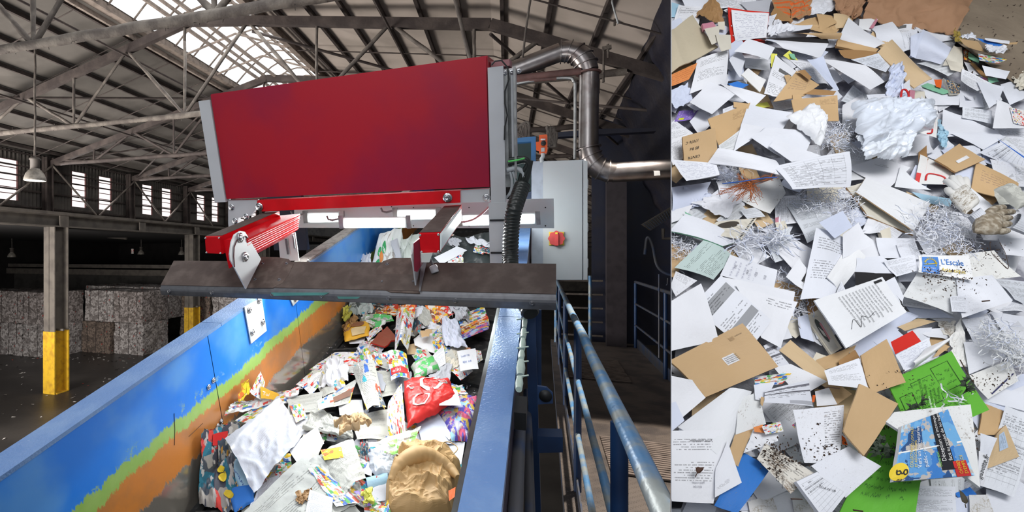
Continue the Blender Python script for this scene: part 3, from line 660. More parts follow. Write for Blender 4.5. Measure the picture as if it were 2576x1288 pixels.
rdk = simple('red_switch_knob', (.6, .05, .05), .4); k_.build('knob', rdk, sw)
MB().box(lambda a, b, c: p+Cc*a+DH*b+V((0, 0, c)), (-.012, -.045, -.05), (.012, -.02, .03)).build('handle', rdk, sw)
MB().box(lambda a, b, c: p+Cc*a+DH*b+V((0, 0, c)), (-.008, -.047, .03), (.008, -.022, .042)).build('marker', inky_m, sw)
# orange pendant control, blue frame
t = thing('control_station', atW(1366, 383, 3.8), 'orange push-button control box above the cabinet', 'control box')
pr(((1356, 340), (1375, 338), (1377, 342), (1377, 380), (1374, 384), (1358, 384), (1356, 380)), 3.8, .06, 'housing', orange_m, t)
MB().lathe(atW(1367, 361, 3.8), -DH, [(0, .02), (.014, .02), (.017, .016), (.017, 0)], 14).build('button', blk_m, t)
pr(((1360, 349), (1372, 349), (1372, 352), (1360, 353)), 3.795, .004, 'label_strip', inkw_m, t); pr(((1361, 372), (1370, 371), (1370, 381), (1361, 382)), 3.795, .004, 'label_strip', cab_m, t)
pr(((1348, 357), (1356, 356), (1356, 377), (1349, 376)), 3.8, .04, 'cable_entry', orange_m, t)
MB().tube([atW(x, y, 3.82) for x, y in ((1366, 384), (1366, 394), (1362, 400), (1364, 408))], .014, 8).build('cable', cab_m, t)
tag(MB().prism([atW(x, y, 4.3) for x, y in ((1288, 348), (1348, 343), (1348, 405), (1336, 405), (1336, 356), (1288, 359))], DH*.06).build('blue_angle_frame', simple('mid_blue_paint', (.03, .13, .30), .5)), 'blue right-angled steel frame left of the orange control box', 'frame')
tag(MB().prism([atW(x, y, 4.6) for x, y in ((1284, 362), (1336, 358), (1336, 480), (1284, 500))], DH*.04).build('dark_green_cover', simple('dark_green_paint', (.012, .035, .035), .6)), 'dark green machine cover behind the blue frame', 'cover')
m = MB()
for k in range(20): m.tube(dense([atW(1288+R.uniform(0, 45), R.uniform(305, 400), 4.9) for _ in range(4)], 5), R.uniform(.005, .014), 7)
tag(m.build('dusty_pipework', truss_m), 'tangle of dusty pipework behind the blue frame', 'pipework', None, 'stuff')
tag(MB().prism([atW(x, y, 5.6) for x, y in ((1388, 334), (1398, 333), (1500, 324), (1650, 322), (1650, 330), (1500, 338), (1400, 345))], DH*.1).build('dark_cross_beam', navy_m), 'dark steel beam crossing behind the vertical duct', 'beam')
m = MB()
for k in range(26): m.tube(dense([atW(R.uniform(1375, 1400), R.uniform(318, 370), 5.0) for _ in range(3)], 4), R.uniform(.005, .016), 6)
tag(m.build('dusty_valve_block', truss_m), 'dusty dark valve block right of the orange control box', 'valve')
# ducts
t = thing('exhaust_duct', atW(1480, 380, 5), 'shiny segmented steel exhaust duct rising, bending twice and running right', 'duct')
path = [((1225, 196), (1262, 178), (1310, 160), (1405, 133))]
MB().tube([atW(x, y, 5) for x, y in ((1262, 188), (1410, 131))], .082, 24).build('duct_section', duct_m, t)
el = [atW(x, y, 5) for x, y in ((1410, 131), (1430, 129), (1448, 133), (1463, 144), (1473, 160), (1480, 180))]
MB().tube(el, [.086, .092, .09, .092, .09, .084], 24).build('elbow', duct_m, t)
for a, b_ in zip(el, el[1:]):
    MB().tube([a, a+(b_-a)*.12], .103, 24).build('seam', duct_m, t)
MB().tube([atW(1482, 180, 5), atW(1480, 372, 5)], .080, 24).build('duct_section', duct_m, t)
el = [atW(x, y, 5) for x, y in ((1480, 372), (1484, 392), (1493, 410), (1510, 425), (1530, 432), (1548, 433))]
MB().tube(el, [.084, .09, .09, .09, .09, .084], 24).build('elbow', duct_m, t)
for a, b_ in zip(el, el[1:]): MB().tube([a, a+(b_-a)*.12], .103, 24).build('seam', duct_m, t)
MB().tube([atW(1540, 434, 5), atW(1720, 424, 5)], .085, 24).build('duct_section', duct_m, t)
MB().tube([atW(1480, 182, 5), atW(1480, 186, 5)], .1, 24).build('flange', rust_m, t)
pr(((1645, 430), (1660, 430), (1661, 441), (1646, 442)), 4.9, .01, 'paper_label', simple('grey_label', (.4, .4, .4), .6), t)
for pts, r_, mt, lb in ((((1290, 198), (1380, 188), (1462, 179)), .03, rust_m, 'rusty red pipe running under the sloping duct'), (((1290, 212), (1360, 200), (1430, 196), (1443, 205), (1447, 225), (1446, 400)), .014, galv_m, 'thin conduit bending down left of the vertical duct'), (((1290, 206), (1400, 197)), .016, rust_m, 'thin rusty pipe below the thick rusty pipe'), (((1144, -5), (1160, 60), (1172, 110), (1183, 149)), .018, truss_m, 'dusty pale rod hanging down to the top of the red hood'), (((1335, -5), (1325, 60), (1314, 150)), .01, truss_m, 'thin stay wire holding the sloping duct'), (((1541, 0), (1541, 10), (1555, 60)), .008, galv_m, 'wire holding the cable tray at the top right')):
    tag(MB().tube(dense([atW(x, y, 4.95) for x, y in pts], 5), r_, 10).build('pipe' if r_ > .012 else 'stay_wire', mt), lb, 'pipe' if r_ > .012 else 'wire')
# cable tray fittings along the dark hopper
for i, (x, y, x2, y2, h_) in enumerate(((1543, 25, 1575, 22, 40), (1515, 123, 1538, 118, 78), (1503, 195, 1518, 193, 40))):
    tag(MB().bar(atW(x, y, 6.5), atW(x2, y2, 6.5), .04, .04).tube([atW(x+4, y, 6.5), atW(x+3, y+h_, 6.5)], .012, 6).tube([atW(x+14, y-12, 6.5), atW(x+15, y+h_*.3, 6.5)], .014, 8).build('tray_bracket', truss_m), ['topmost tray bracket beside the dark hopper', 'middle tray bracket beside the dark hopper, above the duct bend', 'lowest tray bracket beside the dark hopper'][i], 'bracket')
# ================================================================== DARK HOPPER AND WALKWAY
t = thing('dark_hopper', G(5, 1.9, -1.6), 'huge dark navy steel hopper leaning over the walkway', 'hopper')
m = MB(); nW, nT = 30, 30
def hop(a, b):
    tt, zz = .87+(2.2-.87)*b, 2.9+(-.2-2.9)*b
    p = G(4.2+6.1*a, tt, zz); r_ = .05*abs(math.sin(b*math.pi*9))+.03*(noise.noise(p*2.2)); return p+DH*0+Cc*r_*.5+V((0, 0, r_*.5))
m.grid(hop, 60, 60); m.build('slanted_side', silo_m, t)
MB().box(G, (4.2, 2.2, -1.6), (10.3, 2.25, .2)).box(G, (4.2, .87, 2.9), (10.3, 3.5, 2.95)).build('side_wall', navy_m, t)
MB().box(G, (10.3, .8, -1.6), (10.35, 4.5, 2.9)).build('end_wall', navy_m, t)
struct('trim_2', MB().box(G, (9.9, 1.0, -1.6), (10.1, 1.3, 1.3)), simple('brown_column_paint', (.045, .036, .042), .6))
t = thing('walkway', G(4, .8, -1.75), 'raised walkway of brown checker plate beside the conveyor', 'walkway')
m = MB(); m.grid(lambda a, b: G(-1+11.3*a, .12+1.4*b, -1.6), 2, 2); me_ = m
for i, q in enumerate(me_.uv): me_.uv[i] = [(x*11.3, y*1.4) for x, y in q]
m.build('checker_floor', check_m, t)
MB().box(G, (-1, .12, -1.72), (10.3, 1.52, -1.61)).build('floor_frame', raild_m, t)
MB().box(G, (-1, 1.45, -1.6), (10, 1.47, -1.45)).box(G, (-1, .2, -1.6), (10, .21, -1.5)).build('kick_plate', raild_m, t)
for (w0, w1, t0, t1) in ((4.2, 5.0, .45, 1.15), (7.2, 8.6, .3, 1.0)):  # paler ribbed sheets stand in for sunlit patches on the walkway floor
    m = MB(); n_ = 18
    for k in range(n_): m.bar(G(w0+(w1-w0)*k/n_, t0, -1.585), G(w0+(w1-w0)*k/n_, t1, -1.585), .03, .012)
    m.box(G, (w0, t0, -1.6), (w1, t1, -1.588))
    m.build('sunlit_floor_patch', simple('sunlit_floor_brown', (.20, .155, .13), .8, 0, .2, 10), t)
XL = EYE+ray(1687, 1288)  # direction of the added partition
LCLIP = [(EYE, V((1, -(1686.2-CX)/FPX, 0)))]
def railing(t_, w0, w1, posts, lb, mt, worn=False, end=None):
    t = thing('handrail', G(w0, t_, -1.6), lb, 'railing')
    for z, r_, nm in ((-.49, .024, 'top_rail'), (-.86, .0165, 'mid_rail'), (-1.22, .0165, 'mid_rail')):
        n_ = 24; MB().tube([G(w0+(w1-w0)*k/n_, t_, z+(.012*R.random() if worn else 0)) for k in range(n_+1)], r_, 14).build(nm, mt if worn else raild_m, t, LCLIP)
    for q in posts: MB().tube([G(q, t_, -1.6), G(q, t_, -.51)], .024, 12).build('post', blue_m, t)
    return t
# left rail: ends in a cap where the added partition of the paper heap begins
q = atplane(1686, 1273, V((0, 0, 1)), -.49)-EYE
railing(.21, q.dot(DH)-.5, 10.2, (1.75, 3.8, 5.9, 8.0, 10.0), 'worn blue tube handrail between the conveyor and the walkway', rail_m, True)
MB_ = None
railing(1.43, 6.6, 9.9, (7.6, 9.9), 'dark handrail on the far side of the walkway, before the hopper', raild_m)
t = thing('ladder', G(10.0, .45, -1.6), 'small blue rungs and rails at the far end of the walkway', 'ladder')
for tt in (.2, .75):
    MB().tube([G(10, tt, -1.6), G(10, tt, -.4)], .03, 8).build('side_rail', rail_m, t)
for k in range(5): MB().tube([G(10, .2, -1.45+k*.24), G(10, .95, -1.45+k*.24)], .018, 8).build('rung', truss_m, t)
# lower level seen through the gap
m = MB()
for k in range(8): m.box(H, (3.2+k*.3, -.9+.0*k, -3.39+k*.0), (3.4+k*.3, .6, -3.33))
tag(m.build('blue_grating', simple('bright_blue_deck', (.05, .16, .45), .5)), 'bright blue slatted deck far below, seen through the gap beside the walkway', 'deck')
m = MB()
for k in range(5): m.tube([G(1.2+k*.5, .09, -3.3), G(1.7+k*.5, .12, -2.4)], .02, 6)
m.tube([G(1.0, .1, -2.4), G(4, .1, -2.4)], .02, 6)
tag(m.build('lower_stair_rail', simple('bright_blue_tube', (.04, .13, .42), .5)), 'blue stair railing below the walkway', 'railing')
# tilted lamp/scale at the hopper wall
t = thing('tilted_wall_tray', atW(1650, 570, 5.5), 'grey slanted louvred tray fixed to the dark wall at the right', 'tray')
pr(((1613, 565), (1700, 513), (1700, 540), (1637, 580)), 5.5, .03, 'tray', beam_m, t)
m = MB()
for k in range(12):
    a = k/12; m.tube([atW(1620+75*a, 563-42*a, 5.48), atW(1638+62*a, 577-37*a, 5.48)], .007, 5)
m.build('louvre', raild_m, t)
MB().tube([atW(x, y, 5.5) for x, y in ((1668, 575), (1668, 600), (1700, 600))], .015, 6).build('bracket', truss_m, t)
tag(MB().tube(dense([atW(x, y, 5.5) for x, y in ((1622, 640), (1626, 605), (1632, 598), (1642, 620), (1652, 665), (1670, 685), (1700, 695))], 5), .013, 8).build('hanging_cable', raild_m), 'cable looping down from the louvred tray on the dark wall', 'cable')
tag(MB().tube([atW(1658, 690, 5.55), atW(1658, 900, 5.55)], .008, 5).tube([atW(1680, 700, 5.5), atW(1679, 715, 5.5), atW(1676, 718, 5.5)], .006, 5).build('thin_cable', raild_m), 'thin cable and hook hanging on the dark wall', 'cable')
# ================================================================== PAPER MATERIALS
def hsh(s): return sum(ord(c)*(i+3) for i, c in enumerate(s)) % 997
def rot(k, u, v, deg):
    a = math.radians(deg); c_, s_ = math.cos(a), math.sin(a)
    return k.m2('ADD', k.m2('MULTIPLY', u, c_), k.m2('MULTIPLY', v, s_)), k.m2('SUBTRACT', k.m2('MULTIPLY', v, c_), k.m2('MULTIPLY', u, s_))
def paper(name, base, ink=(.03, .03, .035), rows=0, cols=10, dens=.42, mar=(.08, .92, .08, .92), table=0, bars=(), patch=None, pscale=6, stain=0, hand=0, dash=0, rough=.62, fold=0, stc=(.14, .09, .05), mixw=.5):
    if name in MATS: return MATS[name]
    k = NT(name); u, v = k.uv(); z = hsh(name)*1.7
    oi = k.n('ShaderNodeObjectInfo').outputs['Random']
    c = k.mix(k.m2('MULTIPLY', oi, .8), base, tuple(min(1, b*f) for b, f in zip(base, (.86, .89, .95))))
    c = k.mix(k.m2('MULTIPLY', k.noise(3, k.xyz(u, v, z), 3), .25), c, tuple(b*.8 for b in base))
    if patch:
        vo = k.n('ShaderNodeTexVoronoi', distance='CHEBYCHEV'); k.set(vo.inputs['Vector'], k.xyz(u, v, z)); vo.inputs['Scale'].default_value = pscale; vo.inputs['Randomness'].default_value = .8
        sp = k.n('ShaderNodeSeparateColor'); k.set(sp.inputs[0], vo.outputs['Color'])
        pc = k.ramp(sp.outputs[0], [((i+.0)/len(patch), p) for i, p in enumerate(patch)], True)
        pc = k.mix(k.step(k.noise(7, k.xyz(u, v, z), 3), .56, .6), pc, (.45, .42, .40))
        pc2 = k.mix(k.step(k.noise(4, k.xyz(u, v, z), 2), .38, .41), k.ramp(sp.outputs[1], [((i+.0)/len(patch), p) for i, p in enumerate(patch)], True), pc)
        c = k.mix(k.m2('GREATER_THAN', sp.outputs[2], mixw), c, pc2)
    def inside(a, b, m): return k.m2('MULTIPLY', k.m2('MULTIPLY', k.m2('GREATER_THAN', a, m[0]), k.m2('LESS_THAN', a, m[1])), k.m2('MULTIPLY', k.m2('GREATER_THAN', b, m[2]), k.m2('LESS_THAN', b, m[3])))
    vv = k.m2('SUBTRACT', 1., v)
    for (y0, y1, x0, x1, bc) in bars:
        c = k.mix(inside(u, vv, (x0, x1, y0, y1)), c, bc)
    if rows:
        r = k.m2('MULTIPLY', vv, float(rows)); fr = k.m2('FRACT', r); idr = k.m2('FLOOR', r)
        line = k.m2('MULTIPLY', k.m2('GREATER_THAN', fr, .28), k.m2('LESS_THAN', fr, .68))
        wd = k.step(k.noise(1., k.xyz(k.m2('MULTIPLY', u, cols*2.2), k.m2('MULTIPLY', idr, 7.31), z), 0), dens-.02, dens+.02)
        lt = k.step(k.noise(1., k.xyz(k.m2('MULTIPLY', u, cols*12.), k.m2('MULTIPLY', vv, rows*3.), z), 1), .36, .44)
        end = k.m2('LESS_THAN', u, k.m2('ADD', mar[0]+.35, k.m2('MULTIPLY', k.white(k.xyz(idr, z, 3.)), .9)))
        par = k.m2('GREATER_THAN', k.white(k.xyz(k.m2('FLOOR', k.m2('DIVIDE', idr, 4.)), z, 9.)), .22)
        msk = k.m2('MULTIPLY', k.m2('MULTIPLY', k.m2('MULTIPLY', line, wd), k.m2('MULTIPLY', lt, end)), k.m2('MULTIPLY', par, inside(u, vv, mar)))
        c = k.mix(k.m2('MULTIPLY', msk, .62), c, ink)
    if hand:
        r = k.m2('MULTIPLY', vv, float(hand)); fr = k.m2('FRACT', r); idr = k.m2('FLOOR', r)
        w_ = k.m2('ADD', .5, k.m2('MULTIPLY', k.m2('SUBTRACT', k.noise(1., k.xyz(k.m2('MULTIPLY', u, 75.), idr, z), 2), .5), 1.6))
        hm = k.m2('LESS_THAN', k.m2('ABSOLUTE', k.m2('SUBTRACT', fr, w_)), .09)
        wd = k.step(k.noise(1., k.xyz(k.m2('MULTIPLY', u, 14.), idr, z+5), 0), .42, .46)
        c = k.mix(k.m2('MULTIPLY', k.m2('MULTIPLY', hm, k.m2('MULTIPLY', wd, inside(u, vv, mar))), .75), c, ink)
    if table:
        gx = k.m2('LESS_THAN', k.m2('FRACT', k.m2('MULTIPLY', u, 5.5)), .02); gy = k.m2('LESS_THAN', k.m2('FRACT', k.m2('MULTIPLY', vv, float(table))), .06)
        c = k.mix(k.m2('MULTIPLY', k.m2('MULTIPLY', k.m2('MAXIMUM', gx, gy), inside(u, vv, mar)), .6), c, ink)
    if dash:
        d = k.m2('MULTIPLY', inside(u, vv, (0, 1, .90, .955)), k.m2('GREATER_THAN', k.m2('FRACT', k.m2('MULTIPLY', u, 14.)), .4)); c = k.mix(d, c, (.01, .01, .012) if dash > 0 else (.8, .8, .8))
    if stain:
        s_ = k.m2('MULTIPLY', k.step(k.noise(16, k.xyz(u, v, z), 9, .8), .64-stain*.16, .69-stain*.12), k.step(k.noise(2.2, k.xyz(u, v, z+9), 3), .42, .6))
        c = k.mix(k.m2('MULTIPLY', s_, .9), c, stc); sp_ = k.step(k.noise(55, k.xyz(u, v, z), 2, .6), .70, .72); c = k.mix(k.m2('MULTIPLY', sp_, .7), c, stc)
    k.bump(k.noise(9, k.xyz(u, v, z), 4, .6), .12, .02)
    k.b.inputs['Subsurface Weight'].default_value = 0
    MATS[name] = k.done(c, rough, 0, .35); return MATS[name]
WH = (.74, .75, .79); KR = (.54, .36, .185); NEWS = (.50, .50, .45); CREAM = (.68, .63, .52)
PAL = [(.75, .75, .72), (.6, .03, .03), (.05, .15, .5), (.75, .75, .75), (.75, .5, .03), (.1, .4, .1), (.75, .75, .75), (.55, .1, .05), (.05, .4, .5)]
PALW = [(.75, .75, .75), (.72, .05, .04), (.75, .75, .75), (.3, .45, .08), (.75, .75, .75), (.06, .15, .4), (.75, .75, .75), (.7, .5, .05)]
PALR = [(.7, .02, .02), (.75, .73, .7), (.72, .03, .03), (.55, .54, .53)]
PALO = [(.72, .18, .02), (.75, .45, .03), (.6, .05, .02), (.7, .68, .6), (.25, .08, .04)]
PALB = [(.04, .18, .5), (.15, .38, .65), (.4, .58, .72), (.02, .07, .2), (.1, .3, .6)]
PALP = [(.09, .08, .42), (.12, .10, .5), (.6, .1, .2), (.1, .08, .42), (.65, .45, .1), (.3, .55, .75)]
PALT = [(.03, .17, .24), (.05, .06, .08), (.30, .28, .26), (.02, .12, .18), (.6, .05, .04), (.05, .05, .07)]
def style(s):
    S = dict
    T = {
     'w': ((WH,), S()), 'w2': (((.80, .80, .80),), S()), 'wb': (((.62, .66, .78),), S()),
     'txt': ((WH,), S(rows=40, cols=11)), 'txt2': (((.78, .79, .78),), S(rows=22, cols=7, mar=(.1, .85, .05, .6))), 'letter': ((WH,), S(rows=28, cols=11, dens=.42, mar=(.12, .9, .1, .9))),
     'fine': (((.66, .68, .70),), S(rows=44, cols=12, dens=.34)), 'head': ((WH,), S(rows=20, cols=8, mar=(.5, .95, .06, .3))), 'foot': ((WH,), S(rows=34, cols=8, mar=(.08, .6, .7, .95))),
     'tab': ((WH,), S(rows=24, cols=9, table=12)), 'tab2': (((.70, .72, .76),), S(rows=30, cols=8, table=15)), 'lines': ((WH,), S(table=10, rows=10, cols=5)),
     'hand': ((WH,), S(hand=14, ink=(.12, .12, .25))), 'handr': ((WH,), S(hand=9, ink=(.2, .2, .3), mar=(.1, .8, .1, .6))),
     'bars': ((WH,), S(rows=26, cols=8, bars=((.12, .3, .04, .96, (.28, .29, .31)), (.62, .76, .04, .96, (.28, .29, .31))))), 'bars2': (((.66, .67, .72),), S(rows=12, cols=5, bars=((.12, .2, 0, 1, (.15, .15, .18)), (.36, .42, 0, 1, (.12, .12, .14)), (.8, .96, .5, 1, (.35, .36, .4))))),
     'soil': (((.74, .74, .72),), S(stain=.55)), 'soilx': (((.66, .63, .57),), S(stain=1.25, rows=12, cols=5)), 'soilt': ((WH,), S(stain=.5, rows=24, cols=8, mar=(.6, .95, .1, .8))), 'soill': ((WH,), S(stain=.3)),
     'mud': (((.70, .69, .68),), S(stain=.95, stc=(.30, .25, .17))),
     'kr': ((KR,), S()), 'krd': (((.36, .20, .08),), S()), 'krl': (((.62, .45, .26),), S()), 'krt': ((KR,), S(rows=26, cols=6, ink=(.15, .09, .04), mar=(.6, .95, .1, .35))), 'krh': ((KR,), S(hand=12, ink=(.12, .08, .1), mar=(.15, .75, .2, .6))),
     'kro': (((.42, .22, .10),), S(bars=((.1, .16, .05, .95, (.62, .12, .02)), (.3, .36, .05, .95, (.62, .12, .02)), (.5, .56, .05, .95, (.62, .12, .02)), (.7, .76, .05, .95, (.62, .12, .02))), rows=7, cols=3, ink=(.62, .1, .02))),
     'sack': (((.36, .20, .11),), S(rough=.75)), 'cream': ((CREAM,), S()), 'creamd': ((CREAM,), S(dash=1)), 'folder': (((.55, .47, .33),), S(rough=.7)),
     'green': (((.12, .42, .035),), S(ink=(.01, .04, .01))), 'greenf': (((.12, .42, .035),), S(ink=(.01, .06, .01), hand=11, mar=(.15, .85, .2, .8))), 'pgreen': (((.50, .60, .56),), S(rows=26, cols=7)), 'mint': (((.22, .5, .32),), S()),
     'blue': (((.03, .18, .58),), S()), 'bluest': (((.03, .18, .55),), S(stain=.35, stc=(.2, .2, .15))), 'red': (((.62, .02, .01),), S()), 'redp': (((.70, .035, .03),), S(rough=.35)), 'orange': (((.72, .25, .07),), S(hand=6, ink=(.2, .05, .02))), 'orangep': (((.75, .12, .01),), S()),
     'yellow': (((.72, .70, .12),), S()), 'pink': (((.55, .22, .28),), S()), 'purple': (((.24, .15, .48),), S(rows=14, cols=5, ink=(.6, .6, .7), bars=((.2, .5, .1, .3, (.55, .6, .03)),))), 'black': (((.012, .011, .012),), S(dash=-1)), 'bluep': (((.35, .55, .68),), S()),
     'news': ((NEWS,), S(rows=38, cols=9, dens=.34, ink=(.12, .12, .11))), 'newsp': ((NEWS,), S(rows=30, cols=7, patch=PAL, pscale=4, mixw=.72)), 'newsc': (((.55, .55, .52),), S(rows=26, cols=6, patch=PAL, pscale=6, mixw=.45)),
     'fly': (((.72, .72, .72),), S(rows=20, cols=5, patch=PALW, pscale=9, mixw=.35)), 'fly2': (((.72, .72, .72),), S(rows=16, cols=4, patch=PAL, pscale=6, mixw=.2)), 'flyr': (((.74, .74, .73),), S(patch=PALR, pscale=3.2, mixw=.15)), 'flyrd': (((.74, .73, .72),), S(rows=12, cols=5, ink=(.65, .05, .04), patch=PALW, pscale=14, mixw=.5)),
     'flyo': (((.7, .6, .5),), S(patch=PALO, pscale=6, mixw=.1)), 'flyp': (((.5, .5, .7),), S(patch=PALP, pscale=5, mixw=.08)), 'flyt': (((.05, .14, .2),), S(patch=PALT, pscale=5, mixw=.05)), 'flyb': (((.1, .28, .58),), S(patch=PALB, pscale=3.5, mixw=.35, stain=.25)),
     'flydk': (((.07, .09, .12),), S(patch=[(.05, .07, .1), (.6, .3, .05), (.07, .09, .12), (.4, .4, .35), (.06, .08, .11)], pscale=12, mixw=.3)), 'flyg': (((.72, .75, .70),), S(patch=[(.74, .76, .74), (.2, .5, .1), (.74, .76, .74), (.3, .6, .15), (.7, .75, .7)], pscale=6, mixw=.3)),
     'greenp': (((.1, .45, .12),), S(patch=[(.1, .45, .12), (.4, .42, .38), (.1, .5, .15), (.7, .75, .7)], pscale=4, mixw=.3)), 'yellowp': (((.75, .55, .02),), S(patch=[(.78, .6, .02), (.75, .5, .02), (.65, .15, .02)], pscale=4, mixw=.4)), 'ambp': (((.78, .42, .03),), S()),
     'redl': (((.72, .72, .70),), S(table=26, ink=(.6, .15, .12), mar=(.05, .95, .05, .6))), 'logo': ((WH,), S(rows=24, cols=8, bars=((.2, .3, .3, .8, (.12, .12, .12)),), mar=(.1, .9, .35, .95))),
     'plas': (((.70, .74, .80),), S(rough=.18)), 'plasg': (((.55, .60, .56),), S(rough=.22)), 'plasd': (((.06, .07, .07),), S(rough=.3)), 'grey': (((.45, .46, .5),), S()), 'greyp': (((.48, .49, .53),), S(rough=.3, rows=30, cols=6, ink=(.35, .35, .38), mar=(.3, .8, .3, .75))),
     'choc': (((.25, .06, .03),), S()), 'foil': (((.35, .26, .06),), S(rough=.3)), 'wbag': (((.72, .75, .73),), S(rough=.3, patch=[(.74, .76, .74)]*4+[(.05, .45, .15)], pscale=4, mixw=.6)),
    }
    a, kw = T[s]; return paper('paper_'+s, *a, **kw)
# ================================================================== SURFACES THE SHEETS LIE ON
NH = V((0, -1, .704)).normalized(); OH = -1.893/1.2230
AX = (1687.4-CX)/FPX
CLIP = [(EYE, V((-1, AX, 0)))]          # the added partition on the heap's left side
def relief(P): return .055*noise.noise(P*2.3)+.03*noise.noise(P*5.1+V((7, 0, 0)))
def RG(p): return max(0, 1-abs(noise.noise(p))*2.6)**2
class Heap:
    n = NH; step = .0075; clip = CLIP; foc = 1.0
    @staticmethod
    def pt(x, y, e):
        p = atplane(x, y, NH, OH+e); p = atplane(x, y, NH, OH+e+relief(p)); return p
class Belt:
    n = N; step = .007; clip = None; foc = 1.0
    @staticmethod
    def pt(x, y, e):
        p = atN(x, y, -1.59+e)
        for _ in range(3):
            q = p-EYE; t_ = q.dot(Cc); h_ = .085*math.exp(-((t_+.72)/.36)**2)+.03*noise.noise(q*2.5)
            p = atN(x, y, -1.59+e+h_)
        if (p-EYE).dot(Cc) < -1.445+e*.5: p = atplane(x, y, Cc, -1.445+e*.5)   # leans against the left wall
        return p
class Stand:
    n = -D; step = .01; clip = None; foc = 1.0
    @staticmethod
    def pt(x, y, e): return atS(x, y, 3.95+max(0, 690-y)*.004-e)
LAY = {Heap: [], Belt: [], Stand: []}
PLACED = []
def layer_for(sf, q):
    xs = [p[0] for p in q]; ys = [p[1] for p in q]; cx_, cy_ = sum(xs)/4, sum(ys)/4
    b = (min(xs)*.8+cx_*.2, max(xs)*.8+cx_*.2, min(ys)*.8+cy_*.2, max(ys)*.8+cy_*.2); l = 0
    for (c, k) in LAY[sf]:
        if b[0] < c[1] and c[0] < b[1] and b[2] < c[3] and c[2] < b[3]: l = max(l, k+1)
    LAY[sf].append((b, l)); return l
def sheet(sf, q, st, name, cat, label, lay=None, bend=None, curl=None, crum=0, puff=0, thick=0, fold=None, group=None, nx=None, root=False, jag=0, edge=None, seed=None):
    rr = random.Random(hsh(label)+int(q[0][0])+int(q[1][1])*3 if seed is None else seed)
    l = layer_for(sf, q) if lay is None else lay
    e0 = .012+l*sf.step
    P = [sf.pt(x, y, 0.0) for x, y in q]; L = max((P[0]-P[1]).length, (P[1]-P[2]).length)
    if bend is None: bend = rr.uniform(.0, .03)
    ba = rr.uniform(0, math.pi); cb, sb = math.cos(ba), math.sin(ba); ck = rr.randrange(4); cl = (rr.uniform(0, .045) if curl is None else curl)
    sd = V((rr.uniform(0, 90),)*3); fx = fold
    def disp(u, v):
        w_ = (u-.5)*cb+(v-.5)*sb; d = bend*L*(1-4*w_*w_)*.6
        cu, cv = ((u, v), (1-u, v), (1-u, 1-v), (u, 1-v))[ck]; k = max(0, cu+cv-1.25); d += cl*L*k*k*3
        if crum:
            p = V((u*3, v*3, 0))+sd; d += crum*L*(noise.noise(p)*.5+RG(p*1.4)*.45+RG(p*3.1)*.25+RG(p*6)*.1-.15)
        else: d += .012*L*noise.noise(V((u*3, v*3, 0))+sd)
        if puff: d += puff*((1-(2*u-1)**4)*(1-(2*v-1)**4))**.5
        if fx is not None: d += .06*L*max(0, 1-abs((u if fx < 1 else v)-(fx % 1))*5)
        return d
    q4 = q
    def S(u, v, e=0.0):
        uu, v2 = min(1, max(0, u)), min(1, max(0, v))
        x = (q4[0][0]*(1-u)+q4[1][0]*u)*(1-v)+(q4[3][0]*(1-u)+q4[2][0]*u)*v
        y = (q4[0][1]*(1-u)+q4[1][1]*u)*(1-v)+(q4[3][1]*(1-u)+q4[2][1]*u)*v
        if jag and (uu in (0, 1) or v2 in (0, 1)):
            x += jag*noise.noise(V((x*.15, y*.15, 3))); y += jag*noise.noise(V((x*.15, y*.15, 8)))
        elif crum or puff:
            s_ = 3+60*crum; x += s_*noise.noise(V((u*4, v*4, 1))+sd)*(1); y += s_*noise.noise(V((u*4, v*4, 6))+sd)
        return sf.pt(x, y, e0+e)+sf.n*(disp(uu, v2))
    n_ = nx or (34 if (crum or puff) else 9)
    mt = style(st) if isinstance(st, str) else st
    m = MB()
    m.grid(lambda u, v: S(u, v), n_, n_)
    if thick:
        nn = sf.n
        ring = [(i/n_, 0) for i in range(n_)]+[(1, i/n_) for i in range(n_)]+[(1-i/n_, 1) for i in range(n_)]+[(0, 1-i/n_) for i in range(n_)]
        a = [S(u, v) for u, v in ring]; k_ = len(a); vs = a+[p-nn*thick for p in a]
        m.add(vs, [(i, k_+i, k_+(i+1) % k_, (i+1) % k_) for i in range(k_)], 1)
        o = m.build(name, [mt, style(edge or 'cream')], None, sf.clip)
    else: o = m.build(name, mt, None, sf.clip)
    if o is None: return None
    tag(o, label, cat, group)
    o['_S'] = 1; del o['_S']
    PLACED.append((label, sum(p[0] for p in q)/4, sum(p[1] for p in q)/4, sf)); o_S[o.name] = S
    return o, S
o_S = {}
def put(o, S, u0, v0, du, txt, size, mt, name='lettering', shear=0, asp=1.0, rotd=0, sf=Heap):
    """letters lying on the sheet: du = size of 1 text unit in u; asp converts to v"""
    a = math.radians(rotd); c_, s_ = math.cos(a), math.sin(a)
    return text_mesh(txt, size, lambda x, y: S(u0+(x*c_-y*s_)*du, v0-(x*s_+y*c_)*du*asp, .0028), name, mt, o, 'LEFT', 0, sf.clip, shear)
def overlay(o, S, u0, v0, u1, v1, mt, name, e=.0015, n_=3, sf=Heap):
    m = MB(); m.grid(lambda u, v: S(u0+(u1-u0)*u, v0+(v1-v0)*v, e), n_, n_); return m.build(name, mt, o, sf.clip)
def parse(tbl, sf):
    out = {}
    for ln in tbl.strip().splitlines():
        ln = ln.strip()
        if not ln or ln[0] == '#': continue
        p = ln.split('|'); q = [tuple(float(a) for a in s.split(',')) for s in p[1].split()]
        opt = eval('dict('+(p[5] if len(p) > 5 else '')+')')
        key = opt.pop('key', None); r_ = sheet(sf, q, p[0], p[2], p[3], p[4], **opt)
        if key: out[key] = r_
    return out
